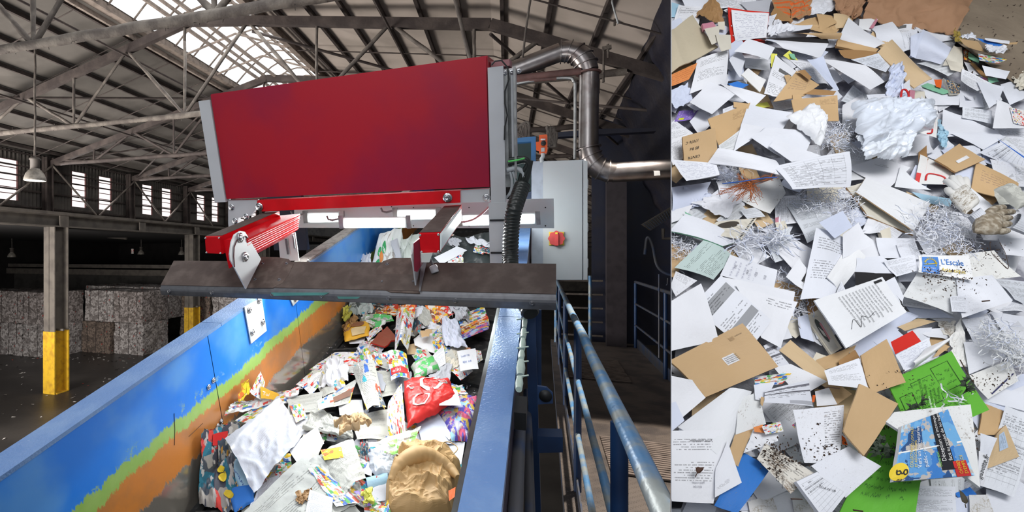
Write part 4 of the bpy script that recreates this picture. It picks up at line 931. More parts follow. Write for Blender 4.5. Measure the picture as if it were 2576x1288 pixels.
# ================================================================== HEAP BAY
e_ = lambda x, y, d: atplane(x, y, NH, OH+d)
m = MB(); m.grid(lambda a, b: (lambda p: p+NH*(relief(p)-.03+.03*noise.noise(p*14)))(e_(1640+1100*a, -60+1480*b, 0)), 90, 110)
tag(m.build('packed_paper_mass', simple('packed_paper', (.60, .61, .66), .8, 0, .3, 12, (.16, .16, .20), .9, 35), None, CLIP), 'compacted mass of waste paper beneath the loose sheets of the heap', 'paper', None, 'stuff')
# concrete ramp the heap lies on, its dusty top right corner bare
gm = simple('dusty_brown_concrete', (.25, .20, .145), .9, 0, .15, 3, (.18, .14, .10), .5, 25)
m = MB(); m.grid(lambda a, b: e_(2385+375*a, -60+(150+(375*a)*.72)*b, .035), 8, 8); q = [e_(1640, -60, -.1), e_(2760, -60, -.1), e_(2760, 1420, -.1), e_(1640, 1420, -.1)]
m.prism(q, V((0, .35, -.25))); tag(m.build('ramp', gm, None, CLIP), 'steep dusty brown concrete ramp behind the paper heap', None, None, 'structure')
struct('ramp_footing', MB().hexa([V((x, y, z)) for z, yy in ((HC-1.75, 0), (HC-1.6, 0)) for x, y in ((.5, .6), (4.4, .6), (4.4, 3.4), (.5, 3.4))]), conc_m) if False else None
P0 = lambda Y, z: EYE+V((AX*Y, Y, z))
m = MB(); m.prism([P0(.97, -1.6), P0(3.3, -1.6), P0(3.3, 2.6), P0(.97, 2.6)], V((.0015, 0, 0)))  # added thin partition at the seam, made tall to stop lamp spill
struct('partition_added', m, simple('added_partition_sheet', (.45, .46, .5), .6))
m = MB()
for k in range(70):
    x, y = R.uniform(2400, 2576), R.uniform(0, 190)
    if x < 2400+y*.05: continue
    p = e_(x, y, .037); a = R.uniform(0, 6.3); l = R.uniform(.004, .016); m.add([p, p+V((math.cos(a), .02, math.sin(a)))*l, p+V((math.cos(a+1.3), .02, math.sin(a+1.3)))*l*.6+NH*.003], [(0, 1, 2)])
tag(m.build('ramp_debris', simple('dark_debris', (.06, .04, .03), .9)), 'dark crumbs and debris scattered on the bare dusty ground at top right', 'debris', None, 'stuff')
# ------------------------------------------------------------------ filler sheets (placed after the list so labels can name landmarks)
HEAP = """
sack|2160,-40 2445,-40 2396,93 2170,52|paper_sack|sack|huge brown paper sack standing behind the top of the heap|crum=.05,lay=1,bend=.1,thick=.004,edge='sack'
sack|2085,-30 2175,-25 2166,52 2112,42|paper_sack|sack|crumpled neck of a second brown sack left of the huge one|crum=.12,lay=2
kro|1937,-6 1985,-12 1998,58 1948,52|printed_sack|sack|brown paper with orange printed bands at the top, left piece|bend=.08
kro|1978,-8 2042,-12 2036,40 1992,52|printed_sack|sack|brown paper with orange printed bands at the top, right piece|crum=.06
w|1705,-20 1792,-25 1800,20 1735,40|sheet|paper|white sheet at the top edge above the cream folder|
tab|1775,-20 1905,-20 1900,14 1800,24|sheet|paper|faint printed sheet at the top edge right of the open brown envelope|
w|2030,-10 2116,-6 2092,28 2037,39|crumpled_sheet|paper|white crumpled sheet at the top between the orange-printed and brown sacks|crum=.05
bluep|1670,2 1712,12 1701,46 1670,42|sheet|paper|pale blue sheet at the top left corner of the heap|
lines|1704,18 1768,15 1737,66 1693,60|form|paper|white form with a printed box beside the pale blue sheet|
wb|1675,60 1712,44 1725,70 1680,110|sheet|paper|bluish sheet tucked under the left side of the cream folder|
krd|1747,36 1790,-4 1824,52 1778,66|open_envelope|envelope|dark open brown envelope at the top left|crum=.05,bend=.12
pink|1766,60 1794,55 1801,68 1770,75|pad|pad|small pink pad below the dark open envelope|thick=.012,edge='pink',lay=8
cream|1772,72 1810,66 1806,106 1790,114|card|card|cream card under the small pink pad|lay=9
cream|1800,86 1838,88 1840,122 1812,132|card|card|cream card between the folder and the red binder|lay=10
cream|1805,56 1823,54 1824,76 1808,74|card|card|little cream card by the dark open envelope|
folder|1655,112 1743,36 1799,130 1672,196|folder|folder|large old cream cardboard folder at the left edge|thick=.006,fold=.25,bend=.06,edge='folder'
fine|1818,28 1858,8 1893,36 1846,39|sheet|paper|small densely printed sheet above the red binder|
grey|1860,6 1938,1 1934,33 1892,38|plastic_sleeve|sleeve|grey plastic sleeve above the red binder|
red|1829,22 1936,31 1925,106 1841,117|ring_binder|binder|red binder cover with punched holes at the top left|thick=.004,edge='red',key='binder'
hand|1836,30 1934,34 1928,94 1850,105|handwritten_page|paper|handwritten white page lying in the red binder|
krd|1938,36 1950,16 1996,52 1952,54|paper_scrap|paper|brown triangular flap left of the orange-printed sacks|
hand|1935,40 1952,38 1940,66 1928,60|sheet|paper|small white slip poking out right of the handwritten page|
wb|1832,114 1860,96 1880,118 1835,148|sheet|paper|bluish white sheet just below the red binder|
kr|1990,62 2082,34 2117,66 2098,92|envelope_fan|envelope|fan of tan envelopes below the brown sack neck|crum=.03
kr|2050,40 2096,36 2102,62 2064,76|envelope|envelope|tan envelope standing in the fan below the brown sack neck|bend=.1
krl|2092,40 2150,44 2135,80 2100,70|envelope|envelope|light tan envelope at the right end of the envelope fan|bend=.1
w|1950,52 1995,72 1945,92 1926,84|crumpled_sheet|paper|small crumpled white sheet right of the red binder|crum=.12
w|1990,66 2045,62 2040,72 1982,82|sheet|paper|thin white sheet end under the envelope fan|
txt|2205,28 2299,38 2298,92 2222,84|printed_stack|paper|stack of printed white papers in front of the huge brown sack|thick=.004,edge='w'
logo|2222,50 2291,49 2291,122 2240,130|invoice|paper|invoice with a dark printed bar in front of the huge brown sack|
w|2190,66 2240,60 2280,126 2200,112|sheet|paper|tall white sheet leaning below the printed stack|bend=.1
w2|2162,48 2210,46 2190,78 2160,72|sheet|paper|white sheet at the foot of the brown sack, left of the printed stack|
pink|2188,70 2204,46 2208,52 2194,74|ticket_strip|ticket|pink perforated ticket strip left of the printed stack|
txt|2312,63 2407,104 2392,124 2316,86|sheet|paper|printed sheet behind the large pale sheets on the right shoulder|
w|2300,66 2350,64 2405,100 2330,110|sheet|paper|rounded white sheet at the top of the right shoulder|
wb|2318,77 2399,125 2362,166 2290,140|sheet|paper|large bluish sheet on the right shoulder of the heap|bend=.08
wb|2292,90 2325,80 2300,150 2288,142|sheet|paper|narrow bluish sheet left of the large bluish sheet|
fine|2310,155 2366,158 2414,176 2380,196|sheet|paper|curved printed sheet under the large bluish sheet|bend=.2
krl|2195,79 2240,102 2228,132 2182,104|envelope|envelope|tan envelope strip above the long tan envelope|
w|2130,49 2226,110 2188,129 2100,113|sheet|paper|big clean white sheet at the top centre, left of the long tan envelope|bend=.06
kr|2104,104 2212,122 2198,137 2105,116|envelope_stack|envelope|stack of brown envelopes seen edge-on below the clean white sheet|thick=.01,edge='krd'
krd|2110,124 2212,132 2180,152 2120,150|envelope|envelope|brown envelope under the edge-on envelope stack|
tab2|2140,150 2205,138 2242,162 2228,182|form|paper|printed form left of the long tan envelope|
krl|2244,99 2341,202 2300,222 2208,130|long_envelope|envelope|long light tan envelope lying diagonally near the top right|thick=.004,edge='kr',bend=.08,key='longenv'
black|1900,96 2080,92 2086,112 1985,118|folder_edge|folder|dark folder edge under the tan flap at the top centre|
kr|1985,88 2114,83 2110,102 2068,96|envelope|envelope|tan envelope on top of the dark folder edge|bend=.08
txt|1949,118 2035,145 2092,212 2052,216|long_form|paper|long curved form running down under the clean white sheets|bend=.12
wb|1924,98 1990,104 2085,130 2063,150|sheet|paper|bluish sheet under the top centre white sheet|
w|1921,99 2083,110 2063,147 1970,122|sheet|paper|white sheet jutting out below the dark folder edge|bend=.05
w|2062,145 2176,166 2228,204 2186,229|sheet|paper|large plain white sheet right of the long curved form|bend=.04
wb|2030,150 2065,148 2112,226 2100,228|sheet|paper|bluish sheet edge between the long form and the plain white sheet|
orange|1670,196 1757,157 1733,200 1672,224|orange_folder|folder|orange handwritten folder at the left edge|
w|1752,148 1772,142 1790,165 1750,175|sheet|paper|white corner under the bent typed page|
yellow|1940,134 1955,136 1948,175 1938,170|sheet|paper|yellow sheet edge beside the letter with the ship emblem|
yellow|1970,140 1985,128 2008,152 1985,150|sheet|paper|yellow sheet peeking out under the long curved form|
mint|1985,134 1998,136 2003,150 1990,148|card|card|small green card beside the yellow sheet at top centre|
wb|1834,158 1870,165 1872,200 1830,205|sheet|paper|bluish sheet right of the long typed page|
letter|1758,146 1829,132 1829,206 1731,242|typed_page|paper|typed page at the left below the cream folder|bend=.08
w|1834,150 1860,120 1875,150 1860,200|sheet|paper|white sheet behind the folded page|
foot|1871,146 1937,149 1936,180 1874,170|sheet|paper|printed lower edge of the folded white page|
w|1850,125 1877,103 1950,119 1928,156|folded_page|paper|folded white page below the red binder|bend=.14
logo|1951,138 2012,186 1962,246 1922,236|letter_sheet|paper|letter with a small emblem and dark bar at the upper middle|key='logo'
w2|1865,188 1882,171 1924,205 1912,232|envelope|envelope|small white envelope left of the letter with the emblem|thick=.003
blue|1830,211 1854,206 1884,213 1862,225|card|card|small blue card under white sheets at the upper left|
kr|1972,190 1985,188 2010,206 1980,210|envelope|envelope|tan corner above the handwritten tan envelope|
krd|2005,178 2024,176 2042,194 2036,202|envelope_flap|envelope|darker flap of the handwritten tan envelope|lay=14
krh|2003,179 2062,213 2022,242 1944,257|envelope|envelope|handwritten tan envelope at the upper middle|thick=.003,edge='kr',key='krh'
krd|2020,238 2048,224 2104,229 2096,240|envelope|envelope|dark brown envelope edge above the wide tan envelope|
kr|1994,238 2014,238 2020,252 1994,252|envelope|envelope|tan corner left of the wide tan envelope|
hand|1936,256 2010,250 2000,272 1950,280|sheet|paper|handwritten sheet with blue lines under the handwritten tan envelope|
kr|1893,258 1934,246 1946,272 1900,277|envelope|envelope|small tan envelope right of the left tan envelope|
yellow|1900,262 1930,256 1938,268 1905,274|sheet|paper|pale yellow slip over the small tan envelope|
krt|1992,250 2105,241 2108,306 1998,302|envelope|envelope|wide tan envelope with a faint address, upper middle|thick=.003,edge='kr'
w|1731,262 1787,204 1852,236 1792,286|sheet|paper|plain white sheet covering the end of the typed page|
w|1810,210 1866,222 1927,240 1896,270|sheet|paper|smooth white sheet left of the handwritten tan envelope|
wb|1672,230 1732,208 1742,252 1700,275|crumpled_sheet|paper|crumpled bluish sheet at the left edge above the purple leaflet|crum=.05
purple|1695,308 1709,279 1758,276 1738,301|leaflet|leaflet|purple leaflet with a yellow patch at the left edge|
w|1735,305 1760,280 1800,300 1760,345|sheet|paper|white sheet between the purple leaflet and the left tan envelope|
letter|1818,275 1850,262 1880,268 1820,300|sheet|paper|printed corner above the left tan envelope|
kr|1845,256 1885,262 1880,275 1846,270|envelope|envelope|tan strip above the left tan envelope|
krt|1781,299 1883,264 1862,345 1808,366|envelope|envelope|left tan envelope with a small printed address|thick=.003,edge='kr'
w|1882,262 1992,287 1965,332 1858,332|sheet|paper|large white sheet with faint print in the upper left of the middle|
txt|1672,330 1725,320 1760,370 1690,420|sheet|paper|faint printed sheet left of the brown addressed envelope|
kr|1717,344 1798,322 1808,409 1721,425|addressed_envelope|envelope|brown envelope with bold black handwritten address at the left edge|thick=.006,edge='krd',key='centr',bend=.01,curl=0
hand|1690,402 1802,410 1810,440 1724,458|sheet|paper|scribbled sheet under the brown addressed envelope|
fine|1808,366 1857,332 1848,384 1812,384|sheet|paper|densely printed corner right of the brown addressed envelope|
w|1846,381 1862,315 1926,318 1888,354|sheet|paper|white sheet above the long folded sheet on the left|
w|1885,350 1930,320 2052,330 2010,420|sheet|paper|big white sheet in the middle under the smooth white bag|
w2|1972,300 2042,264 2074,300 2062,372|paper_bag|bag|smooth puffed white bag in the upper middle|crum=.07,puff=.035,nx=40
w|1934,368 1951,349 2062,395 1992,407|sheet|paper|white sheet just above the large faint form|
txt|2080,390 2112,350 2176,374 2192,418|wavy_sheet|paper|wavy printed sheet right of the large faint form|bend=.15
w|1785,404 1801,379 1957,398 1961,447|folded_sheet|paper|long folded white sheet right of the brown addressed envelope|bend=.09,thick=.003,edge='w'
w2|2100,400 2180,408 2190,450 2130,455|sheet|paper|white sheet right end beside the wavy printed sheet|
tab|1950,413 2130,387 2147,464 1983,487|form_sheet|paper|large faint tabular form sheet in the middle of the heap|bend=.06,key='form'
wb|1688,472 1788,458 1752,520 1688,545|sheet|paper|lilac shaded sheet at the left edge below the scribbled sheet|bend=.12
wb|1720,470 1780,480 1790,500 1745,520|crumpled_sheet|paper|crumpled lilac sheet left of the orange wires|crum=.09
w|1687,530 1742,516 1725,548 1690,560|sheet|paper|white sheet edge at the left above the curved stack|
soill|1781,497 1830,458 1872,474 1816,512|sheet|paper|soiled white sheet under the left end of the orange wires|
soil|1840,487 1956,448 1979,484 1927,547|soiled_sheet|paper|soiled square sheet right of the orange wires|bend=.05,key='soiled'
w|1744,512 1786,494 1864,500 1826,552|crumpled_sheet|paper|crumpled grey-white sheet above the cream sheet with oval window|crum=.1
fine|1860,530 1905,520 1925,545 1880,550|sheet|paper|printed strip below the soiled square sheet|
mint|1722,532 1745,545 1778,580 1730,560|card|card|pale green card at the left above the curved stack|
w|1686,578 1722,540 1862,602 1810,627|curved_stack|paper|curved stack of white sheets at the left middle|bend=.12,thick=.006,edge='mint'
creamd|1775,588 1800,560 1905,548 1862,606|window_envelope|envelope|cream sheet with a dark oval window and dashed edge|bend=.05,key='oval'
pink|1950,548 1962,545 1964,560 1954,590|ribbon|ribbon|thin pink strip left of the curled printed page|
pgreen|1697,673 1772,602 1846,642 1792,706|sheet|paper|pale green printed sheet at the left middle|bend=.08
soilt|1686,720 1700,682 1754,706 1700,746|sheet|paper|worn printed page at the left edge below the pale green sheet|
handr|1812,692 1836,641 1955,680 1946,728|scribbled_sheet|paper|grey sheet with pencil sums in the left middle|key='sums'
w|1815,696 1999,735 1990,800 1930,788|sheet|paper|white sheet fanned above the sheets with grey bars|
head|1850,716 1999,765 1964,876 1916,850|sheet|paper|white sheet with small print fanned right of the grey bars|
bars|1741,770 1812,694 1942,806 1880,886|statement|paper|statement sheet with two slanting grey bars at the left|bend=.02,key='bars'
w|1678,765 1768,709 1803,860 1680,885|sheet|paper|large white sheet at the left edge above the big tan envelope|bend=.08
fine|1969,497 2069,517 2103,572 2024,617|curled_page|paper|curled page of dense print in the middle|bend=.16,key='curled'
cream|1950,560 1975,555 1990,600 1965,640|booklet|booklet|cream page edges left of the curled dense page|
w|1952,632 1999,600 2062,640 2020,704|sheet|paper|white sheet left of the letter with evenly spaced lines|
w|1975,698 2010,650 2040,690 2020,730|sheet|paper|white sheet with a black printed corner block in the middle|key='lics'
letter|2048,577 2143,602 2092,757 2018,750|typed_letter|paper|tall typed letter with evenly spaced lines in the middle|bend=.05
w2|2075,701 2140,608 2172,650 2114,733|folded_sheet|paper|blank folded sheet right of the tall typed letter|bend=.06,thick=.003,edge='w'
txt|2112,716 2116,708 2130,735 2098,750|sheet|paper|small printed corner below the blank folded sheet|
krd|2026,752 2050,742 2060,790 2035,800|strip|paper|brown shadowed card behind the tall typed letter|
cream|2025,797 2060,778 2117,876 2090,893|magazine|magazine|open magazine page with a dark insect picture and pink triangle|key='bug',thick=.006
w|1700,880 1790,870 1800,900 1695,915|sheet|paper|white sheet edge above the big tan envelope|
wb|2003,800 2032,790 2048,860 2015,850|sheet|paper|bluish sheet left of the magazine with the insect|
kr|2051,906 2146,872 2142,912 2066,932|envelope|envelope|tan envelope band under the signed letter|
lines|2056,940 2160,905 2180,960 2075,975|sheet|paper|white form sheet between the tan envelopes at centre|
krl|1962,880 1985,857 2112,960 2090,992|open_envelope|envelope|long torn tan envelope running down from the grey-bar sheets|bend=.05
bars2|1918,871 1940,860 2002,936 1962,946|barcode_sheet|paper|grey printed slip with a barcode right of the big tan envelope|
soill|1945,925 1990,915 2080,960 2010,1000|sheet|paper|speckled white sheet below the barcode slip|
fly2|1898,948 1992,938 1968,966 1898,974|brochure|brochure|blue and red brochure under the big tan envelope|
kr|1684,907 1862,817 1958,922 1775,999|large_envelope|envelope|big tan envelope with a white address label at the left|thick=.006,edge='kr',bend=.03,curl=.02,key='c4'
w|1668,940 1738,958 1776,1000 1700,1064|sheet|paper|white sheet at the left edge below the big tan envelope|
wb|1672,1020 1700,1010 1722,1058 1690,1085|sheet|paper|bluish sheet at the left edge under the smooth white sheet|
w2|1708,1072 1832,978 1888,987 1816,1162|sheet|paper|large smooth white sheet below the big tan envelope|bend=.09
soil|1858,1002 1905,988 1928,1066 1850,1094|sheet|paper|white sheet with mud specks right of the smooth white sheet|
w|1896,968 1950,960 1925,1010 1900,1005|sheet|paper|white sheet edge left of the statement with grey stripes|
bars2|1924,983 2034,956 2045,1023 1921,1014|statement|paper|statement with dark grey stripes at the lower middle|bend=.08
w|1915,1015 2040,1022 2010,1060 1925,1062|sheet|paper|white sheet just below the statement with grey stripes|
kr|1914,998 1924,1000 1918,1022 1912,1016|scrap|paper|tiny tan scrap left of the grey-striped statement|
black|2042,984 2060,986 2056,1000 2043,998|card|card|small black card right of the grey-striped statement|
orangep|2044,994 2052,994 2048,1012 2043,1012|card|card|tiny orange card under the black card|
krt|2075,976 2097,955 2142,992 2102,1020|envelope|envelope|tan stamped scrap above the printed footprint sheet|
w|2050,985 2085,975 2105,1018 2055,1022|sheet|paper|white sheet left of the tan stamped scrap|
kr|1850,1091 1896,1076 1852,1176 1831,1141|envelope|envelope|narrow tan strip above the blue folder|
soill|1895,1085 1960,1080 1955,1110 1870,1140|sheet|paper|lightly soiled sheet above the blue folder|
orange|1895,1075 1918,1068 1926,1090 1898,1086|card|card|orange printed card beside the small blue-printed card|
fly|1915,1073 1963,1060 1971,1085 1926,1093|card|card|small card with blue print near the lower middle|
flyp|1968,1061 1998,1054 2001,1090 1985,1082|leaflet|leaflet|violet and orange leaflet under the footprint sheet|
lines|1954,1112 1992,1103 2022,1166 2000,1162|form|paper|narrow printed form left of the footprint sheet|
bluest|1872,1139 1940,1177 1856,1292 1793,1273|blue_folder|folder|blue folder with mud smears at the bottom left|lay=13,thick=.002,edge='blue',key='bluef'
w|1935,1180 2012,1225 2065,1310 1850,1310|sheet|paper|large white sheet at the bottom right of the blue folder|
mud|1880,1262 1940,1243 1962,1300 1890,1310|soiled_sheet|paper|sheet with a muddy shoe print at the bottom, right of the blue folder|
mud|1990,1250 2040,1255 2050,1305 2000,1300|soiled_sheet|paper|muddy patch sheet at the bottom left of the stacked plans|
soilx|1926,1114 2046,1190 1990,1242 1903,1154|plan_sheet|plan|mud-covered plan sheet right of the blue folder|key='plan'
soilt|1994,1032 2124,1018 2109,1161 2016,1167|footprint_sheet|paper|white sheet with rows of muddy prints at the lower middle|bend=.03
w|2020,1175 2110,1160 2130,1240 2060,1200|sheet|paper|white sheet under the right corner of the footprint sheet|
soill|2040,1172 2130,1124 2217,1173 2128,1252|sheet|paper|speckled white sheet whose point reaches over the lower green folder|
orangep|2117,1094 2126,1102 2133,1120 2118,1118|card|card|orange card edge beside the lower tan envelope|lay=16
lines|2003,1212 2053,1188 2134,1236 2076,1310|plan_stack|plan|stack of folded plans with thin outlines at the bottom|thick=.01,edge='w',key='plans'
letter|1821,1083 1680,1083 1680,1264 1797,1266|typed_letter|paper|upside-down typed letter with a note in the bottom left corner|bend=.03,key='upside'
foot|1800,1180 1830,1108 1866,1214 1797,1252|sheet|paper|signed sheet between the upside-down letter and the blue folder|
black|1680,1262 1719,1263 1713,1280 1680,1279|printed_bar|card|black card edge at the bottom left corner|
w|1712,1296 1735,1248 1802,1275 1792,1310|sheet|paper|white sheet corner at the bottom left over the black card|
w|1672,1280 1712,1281 1720,1310 1672,1310|sheet|paper|white sheet in the very bottom left corner|
wb|2222,245 2236,172 2262,160 2280,252|crumpled_sheet|paper|upright crumpled sheet left of the red swirl carton|crum=.14
w|2116,268 2170,236 2205,330 2120,330|sheet|paper|squared sheet left of the clear plastic bag|
tab|2180,238 2262,236 2290,280 2200,290|sheet|paper|printed sheet inside the crumpled plastic bag|
plas|2140,262 2325,262 2345,330 2155,385|plastic_bag|bag|large crumpled white plastic bag in the upper right middle|crum=.09,puff=.06,nx=50,key='bag'
plas|2150,345 2300,335 2280,400 2175,400|plastic_bag|bag|lower fold of white plastic film under the large bag|crum=.09,puff=.03,nx=40
pink|2289,226 2302,228 2299,264 2286,262|card_stack|card|stack of red-edged cards beside the plastic bag|thick=.01,edge='red',lay=12
w|2268,215 2288,200 2290,228 2270,236|sheet|paper|small upright white sheet left of the red-edged cards|
redl|2302,256 2359,300 2357,346 2308,332|carton|carton|white carton with red lines and swirl right of the plastic bag|key='swirl'
w|2316,218 2414,236 2413,264 2340,266|sheet|paper|long white sheet below the pale green sheet edge|
mint|2313,218 2334,208 2397,233 2372,237|card|card|pale green sheet edge in the upper right|
orangep|2349,200 2369,200 2367,222 2354,218|card|card|small orange piece in the upper right|
flydk|2375,195 2416,213 2413,236 2392,236|magazine_pile|magazine|dark pile of magazines standing in the upper right|thick=.01
cream|2395,118 2418,120 2424,165 2370,166|envelope|envelope|cream envelope right of the large bluish sheet|
cream|2380,150 2420,160 2430,185 2392,176|envelope|envelope|second cream envelope below the first on the right shoulder|
w|2424,152 2440,148 2465,190 2440,188|sheet|paper|small white sheet right of the cream envelopes|
krd|2440,158 2450,160 2505,214 2488,212|strip|paper|brown cardboard strip on the right slope|
flyp|2440,188 2480,196 2494,210 2462,204|leaflet|leaflet|blue leaflet on the right slope|
flyo|2424,125 2440,122 2450,160 2424,150|leaflet|leaflet|orange leaflet on the right shoulder|
foil|2398,77 2415,82 2417,108 2400,97|wrapper|wrapper|shiny yellow-brown wrapper at the right edge of the sack|crum=.12,lay=5
w|2415,88 2448,84 2462,104 2420,96|crumpled_sheet|paper|crumpled white scrap beside the shiny wrapper|crum=.1,lay=6
kr|2413,97 2460,105 2478,131 2433,123|envelope|envelope|brown envelope at the top right edge of the heap|lay=7
blue|2457,95 2524,112 2512,118 2478,112|packet|packet|blue packet on the bare ground at the top right|lay=8
w|2476,96 2540,102 2538,111 2478,104|label_sheet|paper|white label across the blue packet at the top right|lay=9
kr|2524,109 2560,106 2558,111 2528,114|strip|paper|thin tan strip right of the blue packet|lay=8
w|2478,114 2532,120 2526,134 2480,131|wad|paper|white paper wad below the blue packet|crum=.12,lay=9
fly2|2460,134 2534,150 2510,160 2464,152|litter|litter|colourful flattened litter on the right ground|lay=7
mint|2436,131 2464,144 2462,160 2435,146|card|card|green card on the right slope below the brown envelope|
mint|2484,195 2506,196 2513,205 2488,210|card|card|pale green card farther down the right slope|
w|2470,165 2540,180 2530,200 2480,190|sheet|paper|flat white sheet on the ground right of the slope|lay=7
txt|2421,172 2501,213 2458,229 2413,206|patterned_sheet|paper|white sheet with a dotted pattern on the right slope|
w|2413,226 2470,238 2472,272 2413,270|sheet|paper|square white sheet below the dark magazine pile|
w|2458,205 2527,218 2509,257 2488,273|sheet|paper|white sheet to the right of the square white sheet|
w|2516,213 2552,204 2590,243 2541,264|sheet|paper|white sheet at the right edge of the upper slope|
cream|2545,190 2600,185 2600,225 2555,222|crumpled_sheet|paper|crumpled cream paper at the right edge|crum=.12
w|2508,251 2540,262 2590,325 2498,322|sheet|paper|tall white sheet at the right edge, upper middle|
flyrd|2540,270 2590,280 2590,320 2550,310|leaflet|leaflet|red and white leaflet at the right edge|
w|2372,274 2424,296 2512,332 2368,346|sheet|paper|broad white sheet right of the swirl carton|
tab2|2422,268 2495,279 2494,311 2420,297|form|paper|printed form card in the upper right|
bluep|2359,300 2385,340 2375,375 2358,350|plastic_bag|bag|pale blue plastic bag right of the swirl carton|crum=.1
txt|2500,320 2590,330 2590,395 2520,372|sheet|paper|printed sheet at the right edge above the blue strap|
w|2390,335 2510,330 2520,350 2475,376|sheet|paper|white sheet above the small tan envelope with label|
lines|2460,385 2530,352 2590,400 2590,440|sheet|paper|large sheet right of the small tan envelope with label|
soilt|2490,400 2590,420 2590,470 2510,470|sheet|paper|sheet with scattered print at the right edge|
krd|2311,383 2332,365 2330,405 2310,432|open_carton|carton|dark open side of the red-lined carton|
redl|2316,388 2415,440 2422,468 2300,462|carton|carton|white carton with red print and red corner label in the right middle|key='ite',bend=.02
wb|2395,425 2455,410 2445,478 2420,480|sheet|paper|bluish sheet between carton and handwritten brown envelope|
krh|2455,408 2563,460 2556,515 2443,478|envelope|envelope|brown handwritten envelope in the right middle|thick=.003,edge='kr',key='krh2'
kr|2352,402 2414,361 2473,405 2405,433|labelled_envelope|envelope|small tan envelope with a white strip label, right middle|thick=.006,edge='krd',key='strip'
w|2130,420 2210,398 2292,420 2230,480|sheet|paper|cream-white sheet with a small black motto, right of the wavy sheet|key='motto'
w2|2265,418 2295,448 2340,480 2250,470|sheet|paper|white sheet with a yellow mark, right middle|
krl|2278,480 2362,520 2350,540 2290,500|envelope|envelope|tan envelope edge behind the big blank sheet|
bluep|2290,485 2395,500 2390,520 2330,510|sheet|paper|pale blue sheet above the shredded strips|
cream|2128,467 2160,468 2300,590 2180,545|folder|folder|cream folder under the big blank sheet|thick=.006,edge='krd'
w2|2152,485 2180,445 2340,512 2300,580|blank_sheet|paper|big blank white sheet in the middle right|thick=.004,edge='kr',bend=.02
news|2500,480 2530,472 2600,520 2508,518|newspaper|newspaper|striped folded newspaper at the right edge|bend=.15
soill|2400,480 2440,470 2600,600 2520,610|sheet|paper|white sheet under the two dirty gloves|
w|2412,535 2450,560 2540,615 2480,600|sheet|paper|curled white sheet below the dirty gloves|bend=.12
w|2510,600 2600,600 2600,650 2530,640|sheet|paper|white sheet at the right edge below the gloves|
w|2120,590 2160,560 2190,620 2120,650|sheet|paper|white sheet below the shredded paper in the middle|
wb|2060,560 2120,530 2145,570 2100,600|sheet|paper|lilac sheet right of the curled dense page|
cream|2215,580 2238,572 2245,625 2225,630|booklet|booklet|booklet with cream page edges below the big blank sheet|thick=.012
w|2200,600 2300,600 2310,650 2215,650|sheet|paper|white sheet above the logo sign on the right|
w|2305,600 2345,575 2400,610 2330,640|sheet|paper|white card just above the logo sign|
soilt|2255,615 2300,605 2320,650 2268,660|sheet|paper|printed white sheet left of the logo sign|
w|2152,650 2216,644 2262,689 2151,686|curved_sheet|paper|curved white sheet over the black card with dashes|bend=.12
black|2262,690 2150,684 2152,722 2220,712|dashed_card|card|black card with a white dashed line in the right middle|
txt|2216,660 2300,640 2312,680 2255,696|sheet|paper|printed sheet between the black dashed card and the logo sign|
soil|2420,640 2500,630 2560,700 2440,705|soiled_sheet|paper|soiled sheet right of the logo sign|
w2|2311,643 2438,641 2448,706 2312,684|logo_sign|sign|white sign with blue square logo and blue lettering, right middle|key='escale',bend=.01,curl=0,lay=14
tab2|2498,697 2590,714 2590,770 2544,757|sheet|paper|bluish table sheet at the right edge, middle|bend=.12
txt|2506,777 2590,770 2590,796 2510,783|rolled_sheet|paper|rolled sheet at the right edge under the table sheet|bend=.2
w|2208,718 2251,696 2273,748 2268,772|sheet|paper|white sheet between the signed letter and the soiled sheets|
wb|2260,745 2330,760 2400,800 2300,800|sheet|paper|bluish lower sheet under the soiled sheet below the sign|
soil|2268,747 2310,683 2452,702 2398,790|soiled_sheet|paper|large soiled sheet directly below the logo sign|bend=.05
soill|2400,703 2496,692 2548,756 2420,800|soiled_sheet|paper|soiled sheet with a dark spot, below right of the logo sign|
txt|2389,745 2430,744 2434,785 2394,784|sheet|paper|torn densely printed scrap on the soiled sheets|
w|2490,783 2600,800 2600,905 2520,832|sheet|paper|white sheet at the right edge beside the grey shreds|
wb|2135,868 2280,782 2312,795 2160,898|sheet|paper|sheet under the signed letter in the middle|thick=.004,edge='w'
w2|2046,757 2218,697 2279,786 2131,875|signed_letter|paper|large signed letter with sideways print in the centre|thick=.004,edge='w',bend=.02,key='signed'
black|2268,760 2255,742 2276,775 2266,778|card|card|dark card edge right of the signed letter|
krl|2258,822 2306,803 2356,808 2276,833|envelope|envelope|tan strip above the red sheet|
red|2239,861 2296,831 2317,859 2253,891|red_sheet|card|red sheet below the signed letter|key='redsheet'
w|2303,832 2370,827 2402,856 2330,850|curved_sheet|paper|curved white strip right of the red sheet|bend=.15
soilx|2355,808 2402,812 2402,850 2372,840|torn_piece|paper|torn dirty piece with a dark opening, right of the red sheet|crum=.08
hand|2253,893 2336,849 2352,900 2276,934|handwritten_sheet|paper|sheet with blue handwriting below the red sheet|
w2|2285,916 2335,873 2388,851 2302,929|rolled_sheet|paper|rolled white sheet above the upper green folder|bend=.2
kr|2345,900 2372,864 2390,872 2360,895|envelope|envelope|small tan envelope corner above the upper green folder|
kr|2158,898 2232,852 2278,962 2194,990|envelope|envelope|plain tan envelope left of the upper green folder|thick=.003,edge='krd'
krd|2110,908 2150,880 2165,902 2112,926|envelope|envelope|brown envelope edge left of the plain tan envelope|
letter|2074,932 2158,902 2186,979 2084,968|letter_sheet|paper|white letter with blue-grey shade left of the plain tan envelope|
soill|2500,1000 2600,960 2600,1040 2520,1020|sheet|paper|pale blue white sheet at the right edge near the green folder|
